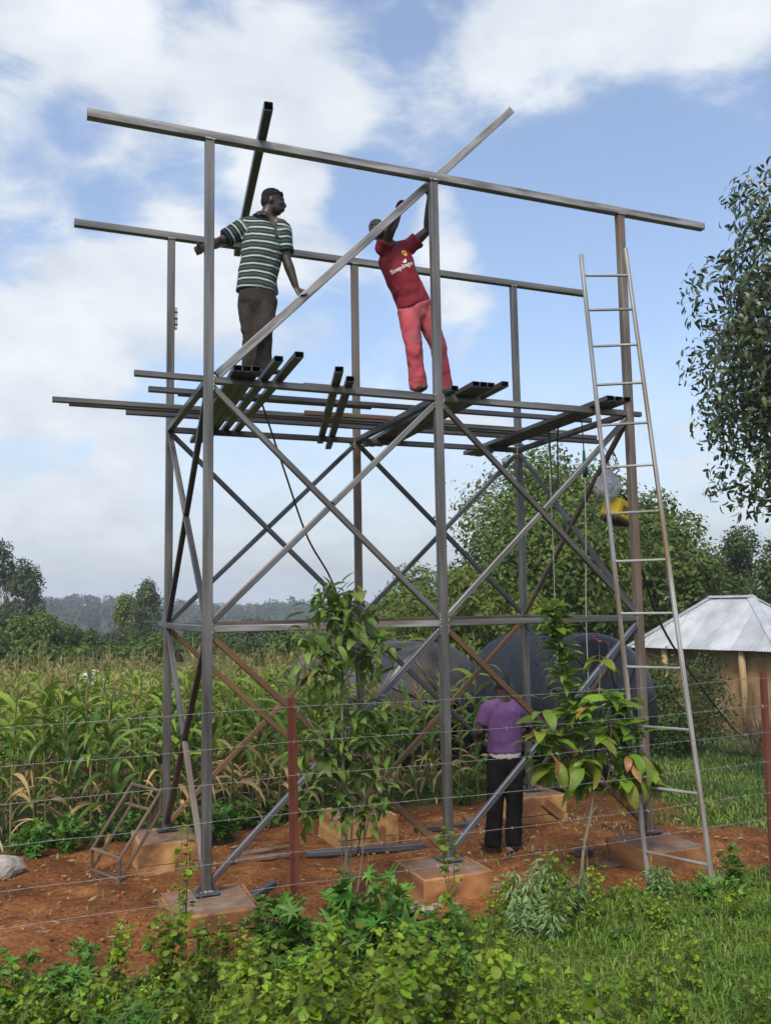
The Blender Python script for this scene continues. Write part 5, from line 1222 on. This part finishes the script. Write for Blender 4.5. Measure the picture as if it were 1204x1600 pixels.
cord('wire_coil', P, .004, 'hose', 'small coil of black wire hanging above the plastic bag', 'wire', 2)
def tool_case():
    T = thing('yellow_machine', 'yellow power tool housing hung on the brace behind the ladder', 'power tool', (4.34, .46, 3.02)); T.scale = (1.3, 1.3, 1.3); T.rotation_euler = (math.radians(8), math.radians(14), math.radians(20))
    obj('housing', box_mesh('housing', .24, .17, .15, 'yellow_plastic', .015), T, (0, 0, .03)); obj('base', box_mesh('base', .22, .155, .03, 'hose', .006), T, (0, 0, -.002))
    for i in range(5): obj('vent', box_mesh('vent', .07, .006, .006, 'hose', 0), T, (-.03, -.086, .07+i*.014))
    obj('handle', curve_tube_mesh('handle', spline([(-.09, 0, .18), (-.06, 0, .23), (.06, 0, .23), (.09, 0, .18)], 5), .009, 'hose', 8), T)
    obj('cord', curve_tube_mesh('cord', spline([(-.12, 0, .06), (-.2, .02, -.08), (-.27, .03, .0), (-.22, .03, .2), (-.1, .0, .42)], 6), .006, 'hose', 6), T)
tool_case()
def level():
    T = thing('spirit_level', 'small aluminium spirit level clinging to the rear left post', 'spirit level', (.0525, 2.145, 5.17))
    obj('bar', box_mesh('bar', .026, .045, .235, 'aluminium', .003), T)
    for z in (.03, .095, .165): obj('vial', box_mesh('vial', .030, .020, .028, 'hose', .003), T, (0, -.0135, z))
level()
cord('power_cable', [(4.27, .03, 2.60), (5.7, 1.4, 1.80), (8.4, 3.75, .70), (11.0, 6.0, -.25), (13.2, 7.9, -.86)], .014, 'hose', 'black cable running down from the front right post past the iron roof')
# rusty box frame of angle bars tipped against the footing
def box_frame():
    L = [Vector(p) for p in ((-.71, 2.06, -.275), (-.50, 1.57, -.268), (-.50, 1.54, -.07), (-.71, 2.02, -.07))]; d = Vector((.36, 0, .57)); U = [p+d for p in L]
    T = thing('box_frame', 'rusty brown box frame of angle bars tipped against the rear left footing', 'metal frame', (-.6, 1.8, -.28))
    for k in range(4):
        tube('bar', L[k], L[(k+1) % 4], .028, .026, 'frame_rust', T); tube('bar', U[k], U[(k+1) % 4], .028, .026, 'frame_rust', T); tube('bar', L[k]-d*.04, U[k]+d*.04, .030, .028, 'frame_rust', T)
    for t in (.70, .82, .94): tube('slat', L[1].lerp(U[1], t)+Vector((0, .02, .0)), L[2].lerp(U[2], t), .035, .012, 'frame_rust', T)
mat('frame_rust', (.085, .058, .042), (.15, .105, .075), 12, .85, .1, .3, 60, ST, objrand=.15)
box_frame()
def rock(name, c, r, mt, label, cat, seed, sub=3):
    bm = bmesh.new(); bmesh.ops.create_icosphere(bm, subdivisions=sub, radius=1)
    for v in bm.verts: p = v.co.copy(); v.co = Vector((p.x*r[0], p.y*r[1], p.z*r[2]))*(1+.35*noise.noise(p*1.3+Vector((seed, 0, 0)))+.12*noise.noise(p*4))
    me = bpy.data.meshes.new(name); bm.to_mesh(me); bm.free(); me.materials.append(MATS[mt]); return tag(obj(name, me, None, c), label, cat)
rock('boulder', (-1.52, 2.35, -.24), (.20, .16, .13), 'stone', 'pale grey rock at the left edge beside the maize', 'rock', 2)
rock('plastic_bundle', (5.55, 3.75, -.24), (.42, .34, .24), 'black_plastic', 'crumpled black plastic sheet lying at the foot of the biggest tank', 'plastic sheet', 5, 4)
rock('sack', (.2, 16.3, .50), (.30, .22, .2), 'sack', 'white sack hung above the far maize tassels', 'sack', 7)
gz_ = lambda x, y, dz=.0: ground_z(x, y)+dz
loose((1.28, 1.56, gz_(1.28, 1.56, .035)), (2.46, 1.30, gz_(2.46, 1.3, .035)), 'dark tube lying on the earth in front of the middle rear footing', .06, .05, 'steel_blue')
loose((2.66, 2.02, gz_(2.66, 2.02, .035)), (3.40, 1.98, gz_(3.4, 1.98, .035)), 'dark tube lying on the earth left of the man in purple', .06, .05, 'steel_dark')
loose((.30, .16, gz_(.3, .16, .03)), (.72, .70, gz_(.72, .7, .03)), 'dark tube on the earth beside the front left footing', .06, .05, 'steel_blue')
def plank(a, b, w, h, label, mt='old_wood'):
    a, b = Vector((*a, gz_(*a, h/2+.008))), Vector((*b, gz_(*b, h/2+.008))); m, ln = basis(a, b); me = box_mesh('plank', w, h, ln, mt, .003, jit=.004); o = bpy.data.objects.new('plank', me); lk(o); o.matrix_basis = m; tag(o, label, 'plank')
plank((.50, 1.74), (1.24, 1.66), .09, .035, 'long brown plank lying on the earth left of the dark tube', 'old_wood')
plank((3.38, 2.10), (3.45, 2.34), .07, .06, 'short brown timber block behind the man in purple', 'old_wood')
plank((.62, 1.95), (1.35, 2.05), .08, .03, 'weathered plank behind the long brown one', 'old_wood')
loose((3.07, .62, gz_(3.07, .62, .032)), (3.10, .74, gz_(3.1, .74, .032)), 'short square tube offcut by the foot of the man in purple', .05, .05, 'galv')
rock('plastic_scrap', (3.66, .28, gz_(3.66, .28, .03)), (.10, .06, .04), 'black_plastic', 'black plastic scrap beside the footing by the ladder', 'scrap', 9)
rock('brick_piece', (3.62, .40, gz_(3.62, .4, .03)), (.05, .035, .03), 'concrete', 'small pinkish brick piece next to the black scrap', 'brick', 11, 2)
for k, (x, y, r) in enumerate(((1.60, -.62, .06), (1.72, -.55, .045), (1.50, -.50, .05), (1.85, -.60, .04), (1.42, -.62, .035))):
    rock('stone', (x, y, gz_(x, y, .015)), (r, r*.8, r*.6), 'stone', ['largest pale stone below the middle front footing', 'second stone below the middle front footing', 'stone left of the middle front footing', 'small stone under the right of that footing', 'smallest stone left below that footing'][k], 'stone', k+20, 2)
for k, (x, y, r, w) in enumerate(((1.62, -.30, .16, 'spreading left of the middle front footing'), (2.42, -.20, .13, 'right of the middle front footing'), (.42, -.12, .15, 'right of the front left footing'), (3.66, -.10, .13, 'left of the footing by the ladder'))):
    rock('cement_spill', (x, y, gz_(x, y, -.005)), (r, r*.7, .022), 'concrete', 'thin grey-brown cement spill '+w, 'cement spill', k+40, 3)
def clods():
    rs = np.random.RandomState(8); bm = bmesh.new()
    for k in range(1500):
        x, y = rs.uniform(-1.8, 6.0), rs.uniform(-1.0, 3.3)
        if soil_amount(x, y) < .6: continue
        r = .006+.022*rs.rand()**4; bmesh.ops.create_icosphere(bm, subdivisions=1, radius=r, matrix=Matrix.Translation((x, y, ground_z(x, y)+r*.2)) @ Matrix.Rotation(rs.uniform(0, 6), 4, 'Z') @ Matrix.Diagonal((1, rs.uniform(.6, 1), rs.uniform(.5, .9), 1)))
    for v in bm.verts: v.co += Vector((rs.uniform(-.003, .003), rs.uniform(-.003, .003), rs.uniform(-.002, .003)))
    me = bpy.data.meshes.new('clods'); bm.to_mesh(me); bm.free(); me.materials.append(MATS['clod']); o = obj('earth_clods', me); tag(o, 'small crumbs and clods of red earth', None, kind='stuff')
    # twigs and fallen leaves
    V = []; F = []
    n = 420; P = np.stack([rs.uniform(-1.6, 5.6, n), rs.uniform(-.9, 3.2, n)], 1); k = np.array([soil_amount(x, y) > .5 for x, y in P]); P = P[k]; n = len(P)
    pos = np.array([(x, y, ground_z(x, y)+.022) for x, y in P]); d = rs.normal(size=(n, 3)); d[:, 2] *= .15; nn = rs.normal(size=(n, 3))*.3+np.array([0, 0, 1]); ln = rs.uniform(.03, .13, n); Vv, Ff = quad_leaf(pos, d, nn, ln, np.minimum(.03, ln*.3))
    o = obj('leaf_litter', fast_mesh('leaf_litter', Vv, Ff, 'grass_dry')); tag(o, 'dry leaves and twigs scattered on the red earth', None, kind='stuff')
mat('clod', (.15, .055, .02), (.30, .13, .05), 9, .95, 0, .3, 60, objrand=.0)
clods()

# ------------------------------------------------------------------ air
def haze():
    bm = bmesh.new(); bmesh.ops.create_cube(bm, size=1); bmesh.ops.scale(bm, vec=(2900, 2900, 60), verts=bm.verts); bmesh.ops.translate(bm, vec=(0, 0, 13), verts=bm.verts)
    me = bpy.data.meshes.new('haze'); bm.to_mesh(me); bm.free()
    m = bpy.data.materials.new('haze'); m.use_nodes = True; nt = m.node_tree; nt.nodes.clear(); out = nt.nodes.new('ShaderNodeOutputMaterial'); v = nt.nodes.new('ShaderNodeVolumePrincipled')
    v.inputs['Color'].default_value = (.80, .87, .96, 1); v.inputs['Density'].default_value = HAZE; v.inputs['Anisotropy'].default_value = .2
    nt.links.new(v.outputs[0], out.inputs['Volume']); me.materials.append(m); o = obj('haze', me); tag(o, 'thin pale haze over the fields and hills', None, kind='stuff')
HAZE = .0009
haze()
